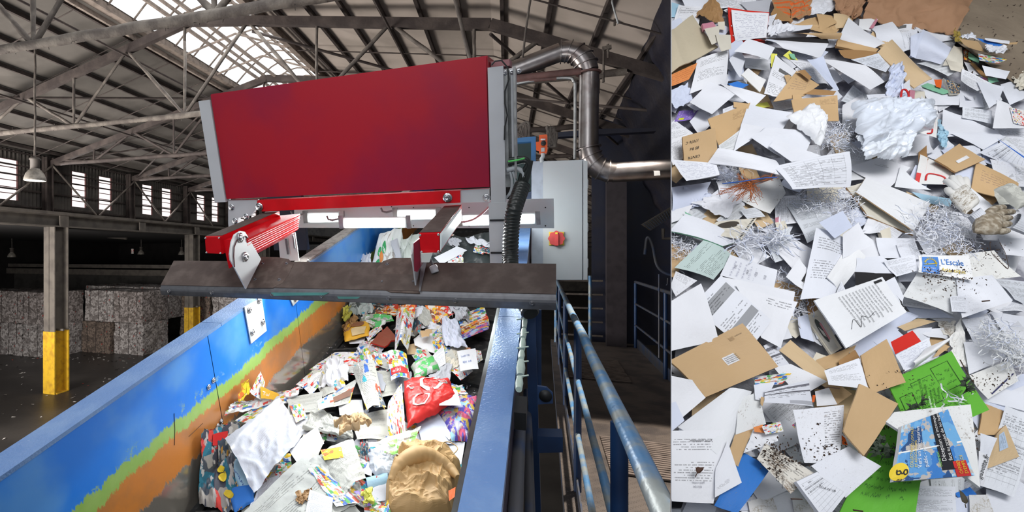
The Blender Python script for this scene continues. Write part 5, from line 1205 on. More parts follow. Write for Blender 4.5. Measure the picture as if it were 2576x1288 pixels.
greenf|2230,961 2394,883 2482,1033 2302,1112|green_folder|folder|upper green cardboard folder with printed form boxes|lay=13,thick=.003,edge='green',bend=.01,curl=.01,key='green'
greenf|2222,1068 2332,1085 2302,1310 2112,1290|green_folder|folder|lower green cardboard folder at the bottom, right of the stacked plans|lay=13,thick=.003,edge='green',bend=.02,key='green2'
soil|2388,856 2418,800 2442,922 2394,922|soiled_strip|paper|dirty narrow sheet hanging over the corner of the upper green folder|crum=.05
soilt|2418,805 2486,794 2512,850 2449,863|printed_sheet|paper|printed sheet with bold slanted lines at the right|bend=.03
w|2424,861 2506,854 2530,902 2438,942|sheet|paper|white sheet right of the dirty narrow sheet|
w|2446,1002 2450,958 2600,1000 2600,1040|sheet|paper|white sheets under the speckled sheet at the right|thick=.006,edge='w'
soil|2437,945 2541,904 2562,958 2480,1006|soiled_sheet|paper|speckled sheet with a dark blue line at the right|key='navyline'
kr|2463,1014 2556,1043 2496,1098 2466,1091|envelope|envelope|creased brown envelope right of the magazine|bend=.08,thick=.003,edge='krd'
tab2|2525,1022 2612,1052 2548,1252 2468,1220|table_sheet|paper|large table sheet in the bottom right corner|bend=.02
w|2480,1230 2612,1258 2612,1320 2486,1320|sheet|paper|white sheet at the bottom right corner under the table sheet|
krl|2531,1069 2563,1149 2484,1179 2500,1094|window_envelope|envelope|brown envelope with a blue address window at the right|thick=.003,edge='krd',key='wenv'
w|2467,1089 2506,1103 2490,1150 2465,1140|stamp_card|card|white card with stamps beside the magazine|
w|2462,1134 2490,1150 2474,1224 2460,1218|magazine_wrapper|wrapper|white strip with a printed web address beside the magazine|key='gaz'
txt|2293,1221 2404,1224 2404,1310 2293,1310|sheet|paper|printed sheet at the bottom under the magazine|
blue|2404,1240 2440,1225 2458,1244 2406,1252|card|card|blue card edge at the bottom under the magazine|
wb|2404,1250 2436,1248 2450,1300 2404,1300|sheet|paper|grey-white sheet at the bottom below the blue card|
mud|2438,1245 2481,1245 2508,1310 2440,1310|soiled_sheet|paper|muddy patterned sheet at the bottom right|
soil|2226,1062 2252,1036 2440,1018 2470,1226|magazine_pages|magazine|white soiled pages under the blue magazine cover|lay=22,thick=.008,edge='w',curl=0
flyb|2247,1212 2270,1072 2384,1030 2452,1196|magazine|magazine|blue magazine with white and yellow headlines and a yellow emblem|lay=24,thick=.01,edge='w',bend=.01,curl=0,key='mag'
kr|2161,966 2261,1015 2172,1147 2117,1086|envelope|envelope|lower tan envelope left of the magazine|lay=22,thick=.004,edge='kr',bend=.02
"""
HP = parse(HEAP, Heap)
# ------------------------------------------------------------------ writing and small parts on the keyed sheets
def K(k): return HP.get(k)
def txt(k, u, v, du, s, mt=None, size=1, asp=1., rotd=0, shear=0, nm='lettering'):
    if K(k): o, S = K(k); return put(o, S, u, v, du, s, size, mt or ink_m, nm, shear, asp, rotd)
def ov(k, a, b, c_, d, mt, nm, e=.0015):
    if K(k): o, S = K(k); return overlay(o, S, a, b, c_, d, mt, nm, e)
# addressed envelope (its writing is upside down)
for u, v, s in ((.50, .69, 'CENTR'), (.48, .44, '85 Bd'), (.50, .22, '17076 C')):
    txt('centr', u, v, .115, s, ink_m, 1, .95, 180, .25)
ov('c4', .50, .42, .66, .60, simple('white_address_label', (.72, .72, .74), .6), 'address_label')
for i in range(4): txt('c4', .515, .455+i*.036, .021, 'Mme Martine Duval', ink_m, 1, 1.6, 0)
ov('c4', .74, .13, .80, .20, paper('postmark', (.42, .27, .13), ink=(.15, .1, .08), rows=5, cols=2), 'postmark'); txt('c4', .82, .15, .02, 'La Rochelle', ink_m, 1, 1.5)
ov('strip', .35, .52, .78, .66, simple('white_address_label', (.72, .72, .74), .6), 'address_label')
ov('wenv', .12, .25, .62, .62, paper('blue_window', (.45, .55, .68), rows=8, cols=4), 'address_window')
ov('bug', .12, .25, .75, .95, simple('pale_page_tint', (.62, .6, .54), .6), 'page')
def blob(k, cu, cv, ru, rv, mt, nm, n_=18, e=.002):
    if not K(k): return
    o, S = K(k); m = MB(); m.add([S(cu+ru*math.cos(2*math.pi*i/n_), cv+rv*math.sin(2*math.pi*i/n_), e) for i in range(n_)], [tuple(range(n_))]); return m.build(nm, mt, o, CLIP)
blob('bug', .42, .45, .18, .3, simple('dark_green_picture', (.05, .06, .05), .5), 'insect_picture'); ov('bug', .5, .28, .62, .7, simple('pink_print', (.6, .25, .28), .6), 'pink_patch', .0025)
blob('oval', .72, .38, .2, .26, simple('oval_opening', (.05, .04, .03), .7), 'oval_window')
m_b = simple('bright_blue_logo', (.06, .22, .62), .5)
ov('escale', .06, .08, .50-.12, .95, m_b, 'logo_square')
if K('escale'):
    o, S = K('escale'); m = MB()
    arc = [S(.22+.1*math.cos(a), .42-.22*math.sin(a), .003) for a in [i*math.pi/10 for i in range(11)]]
    m.tube(arc, .0016, 4)
    for i in range(9):
        a = (i+.5)*math.pi/9; m.tube([S(.22+.115*math.cos(a), .42-.26*math.sin(a), .003), S(.22+.13*math.cos(a), .42-.31*math.sin(a), .003)], .001, 4)
    m.tube([S(.10, .52, .003), S(.34, .44, .003), S(.31, .58, .003)], .0014, 4); m.build('sun_emblem', inky_m, o, CLIP)
txt('escale', .085, .68, .036, 'Port Atlantique', inkw_m, 1, 2.6); txt('escale', .085, .84, .043, 'La Rochelle', inkw_m, 1, 2.6)
txt('escale', .42, .34, .142, "L'Escale", m_b, 1, 2.7); txt('escale', .42, .70, .11, 'Atlantique', inky_m, 1, 2.2)
ov('lics', .35, .72, .95, 1.0, simple('black_block', (.015, .014, .015), .5), 'black_block'); txt('lics', .40, .87, .10, 'LICS', inkw_m, 1, 1.3, 180)
ov('ite', 0, .62, .10, .95, inkred_m, 'red_corner'); txt('ite', .02, .9, .08, 'ITE', inkw_m, 1, 1, -70)
txt('ite', .35, .12, .075, 'ARCHIVES', inkred_m, 1, .8, 0)
for k, pts in (('ite', ((.22, .85), (.24, .6), (.45, .55), (.62, .62), (.6, .95))), ('ite', ((.98, .15), (.8, .5), (.95, .8))), ('swirl', ((.1, .2), (.4, .05), (.7, .3), (.75, .8), (.5, .95)))):
    if K(k):
        o, S = K(k); MB().tube(dense([S(u, v, .002) for u, v in pts], 6), .003, 5).build('red_swirl', inkred_m, o, CLIP)
tag(MB().tube(dense([Heap.pt(x, y, .12) for x, y in ((2266, 262), (2268, 230), (2278, 226), (2286, 240), (2280, 262))], 8), [.004]*33, 6).build('red_ribbon', inkred_m), 'red curled ribbon mark left of the red-edged cards', 'ribbon')
tag(MB().tube(dense([Heap.pt(x, y, .12) for x, y in ((2300, 262), (2308, 256), (2318, 258), (2326, 270))], 8), .005, 6).build('red_ribbon', inkred_m), 'red curl above the lined carton', 'ribbon')
txt('motto', .62, .22, .045, 'Ouvrons-nous', ink_m, 1, 1.3, -72, .2); txt('motto', .70, .3, .038, 'et vivons', ink_m, 1, 1.3, -72, .2)
if K('binder'):
    o, S = K('binder')
    for a, b in ((.06, .45), (.07, .72), (.9, .12)): blob('binder', a, b, .012, .02, inkw_m, 'punched_hole', 10, .004)
txt('plan', .45, .70, .12, 'ZA N\u00b02', ink_m, 1, 1, -62); txt('plan', .62, .72, .08, 'La Charente', ink_m, 1, 1, -62)
txt('plans', .58, .35, .1, 'ZDA N\u00b018', ink_m, 1, 1, -60)
txt('upside', .2, .14, .045, 'Accueil, \u00e9tablissement', ink_m, 1, 1.0, 0); txt('upside', .25, .72, .05, 'Mairy cooper', simple('pencil', (.25, .25, .3)), 1, .9, 0, .3); txt('upside', .3, .78, .05, '03/11/04', simple('pencil', (.25, .25, .3)), 1, .9, 0, .3)
gi = simple('green_form_ink', (.015, .07, .01), .6)
if K('green'):
    o, S = K('green')
    m = MB()
    for (u0, v0, u1, v1) in ((.28, .18, .58, .6), (.62, .10, .88, .5), (.06, .30, .24, .8)):
        m.tube([S(u0, v0, .001), S(u1, v0, .001), S(u1, v1, .001), S(u0, v1, .001), S(u0, v0, .001)], .0009, 4)
    m.build('form_boxes', gi, o, CLIP)
    for i, s in enumerate(("ASSISES AIDE SOCIALE", "Gestion Maritime", "Dauphin et T.", "P.C. Avenir", "Dorothea")): put(o, S, .31+i*.055, .56, .042, s, 1, gi, 'lettering', 0, 1, 75)
if K('mag'):
    o, S = K('mag')
    # reading direction runs up the page: S(u=across from bottom to top, v=from left to right)
    overlay(o, S, .12, .62, 1.0, .80, simple('black_headline_band', (.01, .01, .014), .4), 'headline_band')
    overlay(o, S, .0, .78, .24, .96, inkred_m, 'red_corner_box')
    overlay(o, S, .5, 0, .525, 1, inkw_m, 'white_divider', .001)
    put(o, S, .26, .68, .082, 'D\u00e9ception et incompr\u00e9hension', 1, inkw_m, 'headline', 0, 1.0)
    put(o, S, .26, .765, .074, 'face au projet de loi logement\u2026', 1, inkw_m, 'headline', 0, 1.0)
    put(o, S, .18, .615, .045, '\u00c9V\u00c9NEMENT', 1, simple('green_ink', (.25, .6, .1)), 'headline', 0, 1)
    put(o, S, .20, .33, .09, 'Vers un partenariat', 1, inkw_m, 'headline', 0, 1); put(o, S, .20, .42, .08, 'public - priv\u00e9', 1, inkw_m, 'headline', 0, 1)
    put(o, S, .22, .22, .062, 'COLLECTIVIT\u00c9S LOCALES', 1, inky_m, 'headline', 0, 1); put(o, S, .22, .28, .055, 'ET ASSOCIATIONS', 1, inky_m, 'headline', 0, 1)
    put(o, S, .04, .85, .065, 'OFFRES', 1, inky_m, 'headline', 0, 1); put(o, S, .04, .915, .065, "D'EMPLOI", 1, inky_m, 'headline', 0, 1)
    MBg = MB(); n_ = 24; MBg.add([S(.17+.16*math.cos(2*math.pi*i/n_), .05+.13*math.sin(2*math.pi*i/n_), .0015) for i in range(n_)], [tuple(range(n_))]); MBg.build('yellow_emblem', inky_m, o, CLIP)
    put(o, S, .10, .05, .26, 'g', 1, ink_m, 'emblem_letter', 0, .9); put(o, S, -.02, .06, .14, 'e', 1, ink_m, 'emblem_letter')
if K('gaz'): txt('gaz', .30, .80, .75, 'gazette.fr', ink_m, 1, .30, 80)
if K('signed'):
    o, S = K('signed'); m = MB()
    m.tube(dense([S(u, v, .001) for u, v in ((.2, .75), (.3, .6), (.33, .8), (.42, .62), (.5, .7), (.6, .66))], 6), .0006, 4); m.build('signature', ink_m, o)
    for i in range(12): put(o, S, .32+i*.05, .10, .030, ('Les services de la direction g\u00e9n\u00e9rale', 'vous informent que la r\u00e9union pr\u00e9vue', 'aura lieu dans la salle du conseil')[i % 3], 1, ink_m, 'printed_line', 0, 1.6, -88)
    overlay(o, S, .86, .04, .97, .10, ink_m, 'black_stamp')
if K('navyline'):
    o, S = K('navyline'); MB().tube([S(.2, .92, .002), S(.95, .62, .002)], .0016, 5).build('blue_line', simple('navy_line', (.03, .03, .12)), o)
if K('sums'):
    for u, v, s in ((.35, .45, '1540,00'), (.35, .62, '+ 375,00'), (.35, .80, '1915,00'), (.45, .2, 'CMAC')): txt('sums', u, v, .07, s, simple('pencil', (.25, .25, .3)), 1, 1, 0, .2)
# blue strap
tag(MB().grid(lambda a, b: Heap.pt(2508+90*a+6*b, 348+60*a+(5+5*a)*b, .09), 8, 1).build('blue_strap', simple('bright_blue_strap', (.03, .15, .6), .4)), 'bright blue plastic strap at the right edge of the heap', 'strap')
# ------------------------------------------------------------------ shredded paper nests (uncountable strips)
def shred(pts, rad, n_, L, lb, mt='w', sf=Heap, e=.10, wd=.0022, nm='shredded_paper'):
    m = MB(); rr = random.Random(hsh(lb))
    L *= .6; wd *= .75; e -= .035
    for i in range(n_):
        c = rr.choice(pts); a = rr.uniform(0, 6.28); x, y = c[0]+rr.gauss(0, rad*.34)*1.25, c[1]+rr.gauss(0, rad*.38)
        p = sf.pt(x, y, e-.02+rr.uniform(-.02, .035)); dr = V((math.cos(a), 0, math.sin(a))); dr = (dr-sf.n*dr.dot(sf.n)).normalized(); l = L*rr.uniform(.5, 1.2); k_ = 7; cur = rr.uniform(-1, 1)*.5
        w_ = wd*.55*rr.uniform(.7, 1.3); vs = []; tw = rr.uniform(0, 3)
        for j in range(k_+1):
            sd = (dr.cross(sf.n)*math.cos(tw+j*.25)+sf.n*math.sin(tw+j*.25))*w_
            vs += [p-sd, p+sd]; dr = (Matrix.Rotation(cur/k_*2+rr.gauss(0, .12), 3, sf.n) @ dr); p = p+dr*l/k_+sf.n*(.004*math.sin(j*1.3+a))
        m.add(vs, [(2*j, 2*j+1, 2*j+3, 2*j+2) for j in range(k_)], rr.choice((0, 0, 0, 1)))
    tag(m.build(nm, [style(mt), style('wb')], None, sf.clip), lb, 'shredded paper', None, 'stuff')
shred([(2105, 330), (2120, 345), (2095, 352)], 42, 260, .07, 'nest of shredded paper between the white bag and the plastic bag', e=.12)
shred([(2060, 490), (2100, 505), (2130, 510), (2050, 515), (2130, 540)], 45, 420, .085, 'nest of shredded paper under the large faint form', e=.09)
shred([(2370, 545), (2390, 580), (2350, 600), (2420, 610), (2340, 560)], 55, 520, .09, 'loose nest of shredded paper below the dirty gloves', e=.13)
shred([(1700, 610), (1730, 625), (1710, 640)], 36, 260, .07, 'shredded paper at the left edge below the curved stack', e=.06)
shred([(1870, 610), (1920, 600), (1960, 600)], 30, 200, .12, 'bundle of long shredded strips below the oval-window sheet', e=.10, wd=.0035)
shred([(2000, 745), (2020, 790), (1995, 775), (1960, 700), (1990, 720)], 32, 160, .09, 'shredded strips in the dark gap left of the signed letter', e=.06, wd=.003)
shred([(2500, 840), (2540, 880), (2560, 900), (2520, 860)], 42, 330, .09, 'dirty shredded paper at the right edge, lower middle', 'soil', e=.13)
shred([(1820, 430), (1850, 440)], 28, 160, .10, 'thin white shreds behind the orange wires', e=.08, wd=.0014)
shred([(2388, 1005), (2410, 1008)], 16, 12, .07, 'few white strips curling over the top of the magazine', 'w', e=.18, wd=.004)
# wires, twigs, leaves, soil
def strands(sp, lb, mt, n_, name, e=.12, r_=.0012, jit=6):
    m = MB(); rr = random.Random(hsh(lb))
    for i in range(n_):
        pts = [Heap.pt(x+rr.gauss(0, jit), y+rr.gauss(0, jit), e+rr.uniform(0, .02)) for x, y in rr.choice(sp)]; m.tube(dense(pts, 4), r_, 4)
    return tag(m.build(name, mt, None, CLIP), lb, name.split('_')[-1], None, 'stuff' if n_ > 5 else None)
cop = simple('orange_copper_wire', (.45, .13, .03), .4, .4)
strands([[(1840, 478), (1880, 462), (1925, 448), (1945, 444)], [(1805, 486), (1850, 472), (1885, 462)], [(1890, 463), (1892, 485), (1890, 505)], [(1885, 463), (1905, 480), (1908, 497)], [(1860, 440), (1870, 455), (1890, 462)], [(1850, 500), (1870, 480), (1890, 463)]], 'tangle of thin orange wires on the soiled sheets at the left', cop, 60, 'orange_wire', .12, .0008, 8)
tag(MB().tube(dense([Heap.pt(x, y, .15) for x, y in ((1818, 462), (1870, 456), (1920, 448), (1955, 446))], 5), .002, 5).build('blue_wire', inkblue_m), 'single blue wire among the orange wires', 'wire')
tw = simple('dark_twig', (.05, .025, .015), .8); gl_ = simple('dark_green_sprig', (.02, .035, .018), .7)
for pts, lb, r_ in ((((2500, 640), (2535, 677), (2530, 640), (2515, 610)), 'thin dark twig right of the logo sign', .0008), (((2490, 610), (2497, 640), (2535, 676)), 'second thin twig right of the logo sign', .0007), (((2415, 905), (2440, 950), (2450, 962)), 'small dark stalk above the upper green folder', .0014), (((2337, 1138), (2362, 1160), (2376, 1188)), 'thick brown twig on the magazine', .004), (((2340, 1145), (2350, 1178), (2374, 1186)), 'bent brown twig beside the thick twig on the magazine', .0022), (((2300, 1075), (2325, 1110), (2345, 1140)), 'thin stalk across the magazine', .0011), (((2422, 1124), (2440, 1128), (2460, 1129)), 'short twig on the pages right of the magazine', .0018), (((2470, 758), (2490, 756)), 'short brown twig on the bold slanted print sheet', .002), (((1990, 1255), (2018, 1256)), 'straight short twig beside the muddy patch sheet', .0016), (((2075, 974), (2095, 975), (2112, 978)), 'thin twig on the tan stamped scrap', .0014), (((2147, 1283), (2170, 1286)), 'dark twig at the bottom on the lower green folder', .002)):
    tag(MB().tube(dense([Heap.pt(x, y, .16) for x, y in pts], 5), r_, 5).build('twig', tw), lb, 'twig')
def sprig(pts, lb, n_, ls):
    m = MB(); rr = random.Random(hsh(lb)); P = dense([Heap.pt(x, y, .15) for x, y in pts], 5); m.tube(P, .0016, 5)
    for i in range(n_):
        p = rr.choice(P); a = rr.uniform(0, 6.3); d_ = V((math.cos(a), .1, math.sin(a)))*ls*rr.uniform(.5, 1); s_ = d_.cross(NH).normalized()*ls*.16
        m.add([p, p+d_*.5-s_+NH*.006, p+d_+NH*.003, p+d_*.5+s_+NH*.01], [(0, 1, 2, 3)])
    tag(m.build('sprig', gl_), lb, 'sprig')
sprig(((2186, 1127), (2215, 1138), (2245, 1142), (2268, 1143)), 'dark leafy sprig on the lower green folder left of the magazine', 34, .03)
sprig(((2195, 1098), (2210, 1110), (2222, 1125)), 'cluster of dark dried leaves above the sprig', 46, .026)
sprig(((2290, 1030), (2310, 1020), (2322, 1008)), 'small dark sprig on the upper green folder', 22, .024)
sprig(((2428, 962), (2432, 975), (2434, 985)), 'dark leaf cluster at the right corner of the upper green folder', 22, .025)
def leaf(q, lb, mt):
    t = thing('dead_leaf', Heap.pt(*q[0], .14), lb, 'leaf'); P = [Heap.pt(x, y, .145) for x, y in q[:-2]]; c = sum(P, V())/len(P)+NH*.008
    m = MB(); m.add(P+[c], [(i, (i+1) % len(P), len(P)) for i in range(len(P))], 0, True); m.build('blade', mt, t); MB().tube([Heap.pt(*q[-2], .145), Heap.pt(*q[-1], .145)], .0009, 4).build('stalk', mt, t)
leaf([(1750, 1177), (1756, 1174), (1762, 1176), (1771, 1175), (1769, 1182), (1762, 1189), (1754, 1192), (1751, 1185), (1753, 1191), (1749, 1201)], 'brown dead leaf lying on the upside-down letter', simple('dead_leaf_brown', (.07, .025, .012), .7))
leaf([(2413, 1232), (2422, 1238), (2432, 1250), (2436, 1262), (2430, 1268), (2420, 1262), (2416, 1250), (2428, 1268), (2430, 1278)], 'dark olive leaf at the bottom below the magazine', simple('olive_leaf', (.06, .05, .03), .7))
m = MB(); rr = random.Random(5)
for cx_, cy_, sx, sy, n_ in ((2435, 1090, 8, 14, 60), (2425, 1120, 14, 20, 70), (2290, 1075, 8, 3, 30), (2240, 1070, 14, 5, 50), (2350, 1160, 14, 14, 60), (2400, 700, 40, 22, 110), (2350, 690, 22, 12, 80), (2330, 1180, 18, 12, 40), (1945, 1130, 25, 15, 80), (1975, 1160, 30, 18, 90), (2240, 1090, 50, 30, 40), (2490, 960, 30, 15, 60), (2300, 980, 60, 30, 40), (2060, 1110, 30, 25, 80), (2080, 1140, 28, 14, 70), (2390, 470, 10, 14, 40), (2500, 640, 30, 20, 50)):
    for _ in range(n_):
        p = Heap.pt(rr.gauss(cx_, sx), rr.gauss(cy_, sy), .135+.01*rr.random()); s_ = rr.uniform(.0015, .005)
        d_ = V((rr.gauss(0, 1), .2, rr.gauss(0, 1))).normalized()*s_; e2 = d_.cross(NH)*rr.uniform(.3, .8)
        m.add([p-d_, p-e2, p+d_*.8, p+e2, p+NH*s_*.5], [(0, 1, 4), (1, 2, 4), (2, 3, 4), (3, 0, 4)])
tag(m.build('soil_crumbs', simple('dark_soil', (.05, .03, .02), .95)), 'crumbs of dark soil scattered over the heap', 'soil', None, 'stuff')
# ------------------------------------------------------------------ dirty cotton gloves
glove_m = paper('dirty_cotton', (.66, .65, .62), stain=1.1, stc=(.22, .17, .11), rough=.9)
gdirt = simple('caked_glove_dirt', (.20, .16, .11), .95, 0, .25, 60, (.42, .38, .31), .8, 90, bd=.004)
def glove(palm, fingers, cuff, lb, mts):
    c = Heap.pt(*palm[0], .15); t = thing('work_glove', c, lb, 'glove'); e = .15
    def P(x, y, h=0): return Heap.pt(x, y, e+h)
    m = MB()
    (px, py), (ux, uy), hw, ln = palm
    def pf(u, v): # palm: flattened tube
        a = 2*math.pi*u; w_ = hw*(1+.12*math.sin(v*3)); x = px+ux*ln*(v-.5)-uy*w_*math.cos(a); y = py+uy*ln*(v-.5)+ux*w_*math.cos(a)
        k_ = max(0, 1-abs(2*v-1)**6)**.5
        return Heap.pt(x, y, e+.004)+NH*(.022*math.sin(a)*k_+.004*noise.noise(V((x*.1, y*.1, a))))
    m.grid(pf, 24, 12)
    o = m.build('palm', mts[0], t)
    for (x0, y0, x1, y1, x2, y2, r_) in fingers:
        pts = dense([P(x0, y0), P(x1, y1, .008), P(x2, y2, .002)], 5); k_ = len(pts)
        MB().tube(pts+[pts[-1]+(pts[-1]-pts[-2]).normalized()*r_*.5], [r_*(1.05-.25*i/k_) for i in range(k_)]+[r_*.35], 10).build('finger', mts[0], t)
    m = MB(); m.grid(lambda u, v: (lambda a: Heap.pt(cuff[0]+(cuff[2]-cuff[0])*v-cuff[5]*math.cos(a)*(cuff[3]-cuff[1])/70, cuff[1]+(cuff[3]-cuff[1])*v+cuff[5]*math.cos(a)*(cuff[2]-cuff[0])/70, e)+NH*(.02*math.sin(a)+.0016*math.sin(a*24)))(2*math.pi*u), 96, 6)
    m.build('knitted_cuff', mts[1], t)
    return t
knit = simple('knitted_cuff_cotton', (.55, .57, .62), .9)
glove(((2485, 562), (1, .05), 24, 62), ((2500, 545, 2520, 535, 2545, 533, .0125), (2505, 556, 2525, 550, 2538, 548, .0125), (2505, 567, 2522, 566, 2536, 563, .0125), (2500, 578, 2520, 582, 2532, 580, .012), (2480, 545, 2500, 527, 2522, 522, .013)), (2552, 556, 2600, 575, 0, 24), 'dirty work glove with spread fingers at the right edge', (gdirt, knit))
glove(((2425, 500), (.62, .78), 21, 66), ((2408, 478, 2392, 462, 2380, 455, .012), (2414, 474, 2400, 456, 2396, 446, .012), (2422, 472, 2414, 455, 2410, 446, .012), (2430, 475, 2430, 458, 2428, 450, .0115), (2405, 490, 2390, 484, 2384, 476, .012)), (2450, 535, 2475, 560, 0, 20), 'mud-stained work glove lying against the red-lined carton', (glove_m, knit))
sheet(Heap, [(2500, 478), (2528, 470), (2590, 512), (2560, 530)], 'news', 'rag', 'rag', 'striped grey rag above the glove at the right edge', crum=.05, puff=.03, lay=16)
# ------------------------------------------------------------------ loose filler sheets, named by what they lie next to
LM = [(c[0], c[1], c[2]) for c in PLACED if c[3] is Heap]
fr2 = random.Random(41); kinds = [('w', 'white sheet', 'sheet'), ('w', 'blank white sheet', 'sheet'), ('wb', 'bluish white sheet', 'sheet'), ('txt', 'printed white sheet', 'sheet'), ('letter', 'sheet with typed lines', 'sheet'), ('fine', 'densely printed sheet', 'sheet'), ('tab', 'ruled white form', 'form'), ('kr', 'tan envelope', 'envelope'), ('krl', 'light tan envelope', 'envelope'), ('cream', 'cream card', 'card'), ('soill', 'speckled white sheet', 'sheet')]
used = set()
for i in range(234):
    gx, gy = 1700+(i % 18)*50+fr2.uniform(-22, 22), 70+(i//18)*97+fr2.uniform(-35, 35)
    if gx > 2380 and gy < 190+(gx-2380)*.5: continue
    sz = (50+70*gy/1288)*fr2.uniform(.75, 1.15); a = fr2.uniform(0, 6.28); asp = fr2.choice((.7, .7, .5, .9)); st, nm, cat = kinds[fr2.choice((0, 0, 1, 2, 2, 3, 4, 5, 6, 7, 8, 9, 10))]
    q = [(gx+sz*(x*math.cos(a)-y*asp*math.sin(a)), gy+.8*sz*(x*math.sin(a)+y*asp*math.cos(a))) for x, y in ((-.5, -.5), (.5, -.5), (.5, .5), (-.5, .5))]
    b = sorted(LM, key=lambda c: (c[1]-gx)**2+(c[2]-gy)**2)
    for c in b:
        dx, dy = gx-c[1], gy-c[2]; w_ = ('under the right side of', 'under the left side of')[dx < 0] if abs(dx) > abs(dy) else ('under the lower edge of', 'under the upper edge of')[dy < 0]
        cc_ = c[0].split(', ')[0]; lb = '%s %s the %s' % (nm, w_, cc_)
        if lb not in used and len(lb.split()) <= 16: break
    if len(lb.split()) > 16: continue
    used.add(lb)
    sheet(Heap, q, st, cat, 'envelope' if cat == 'envelope' else 'card' if cat == 'card' else 'paper', lb, lay=fr2.uniform(-2, 1), bend=fr2.uniform(0, .07), crum=0, curl=fr2.uniform(0, .1))
for k, u, v in (('escale', .9, .5),): pass
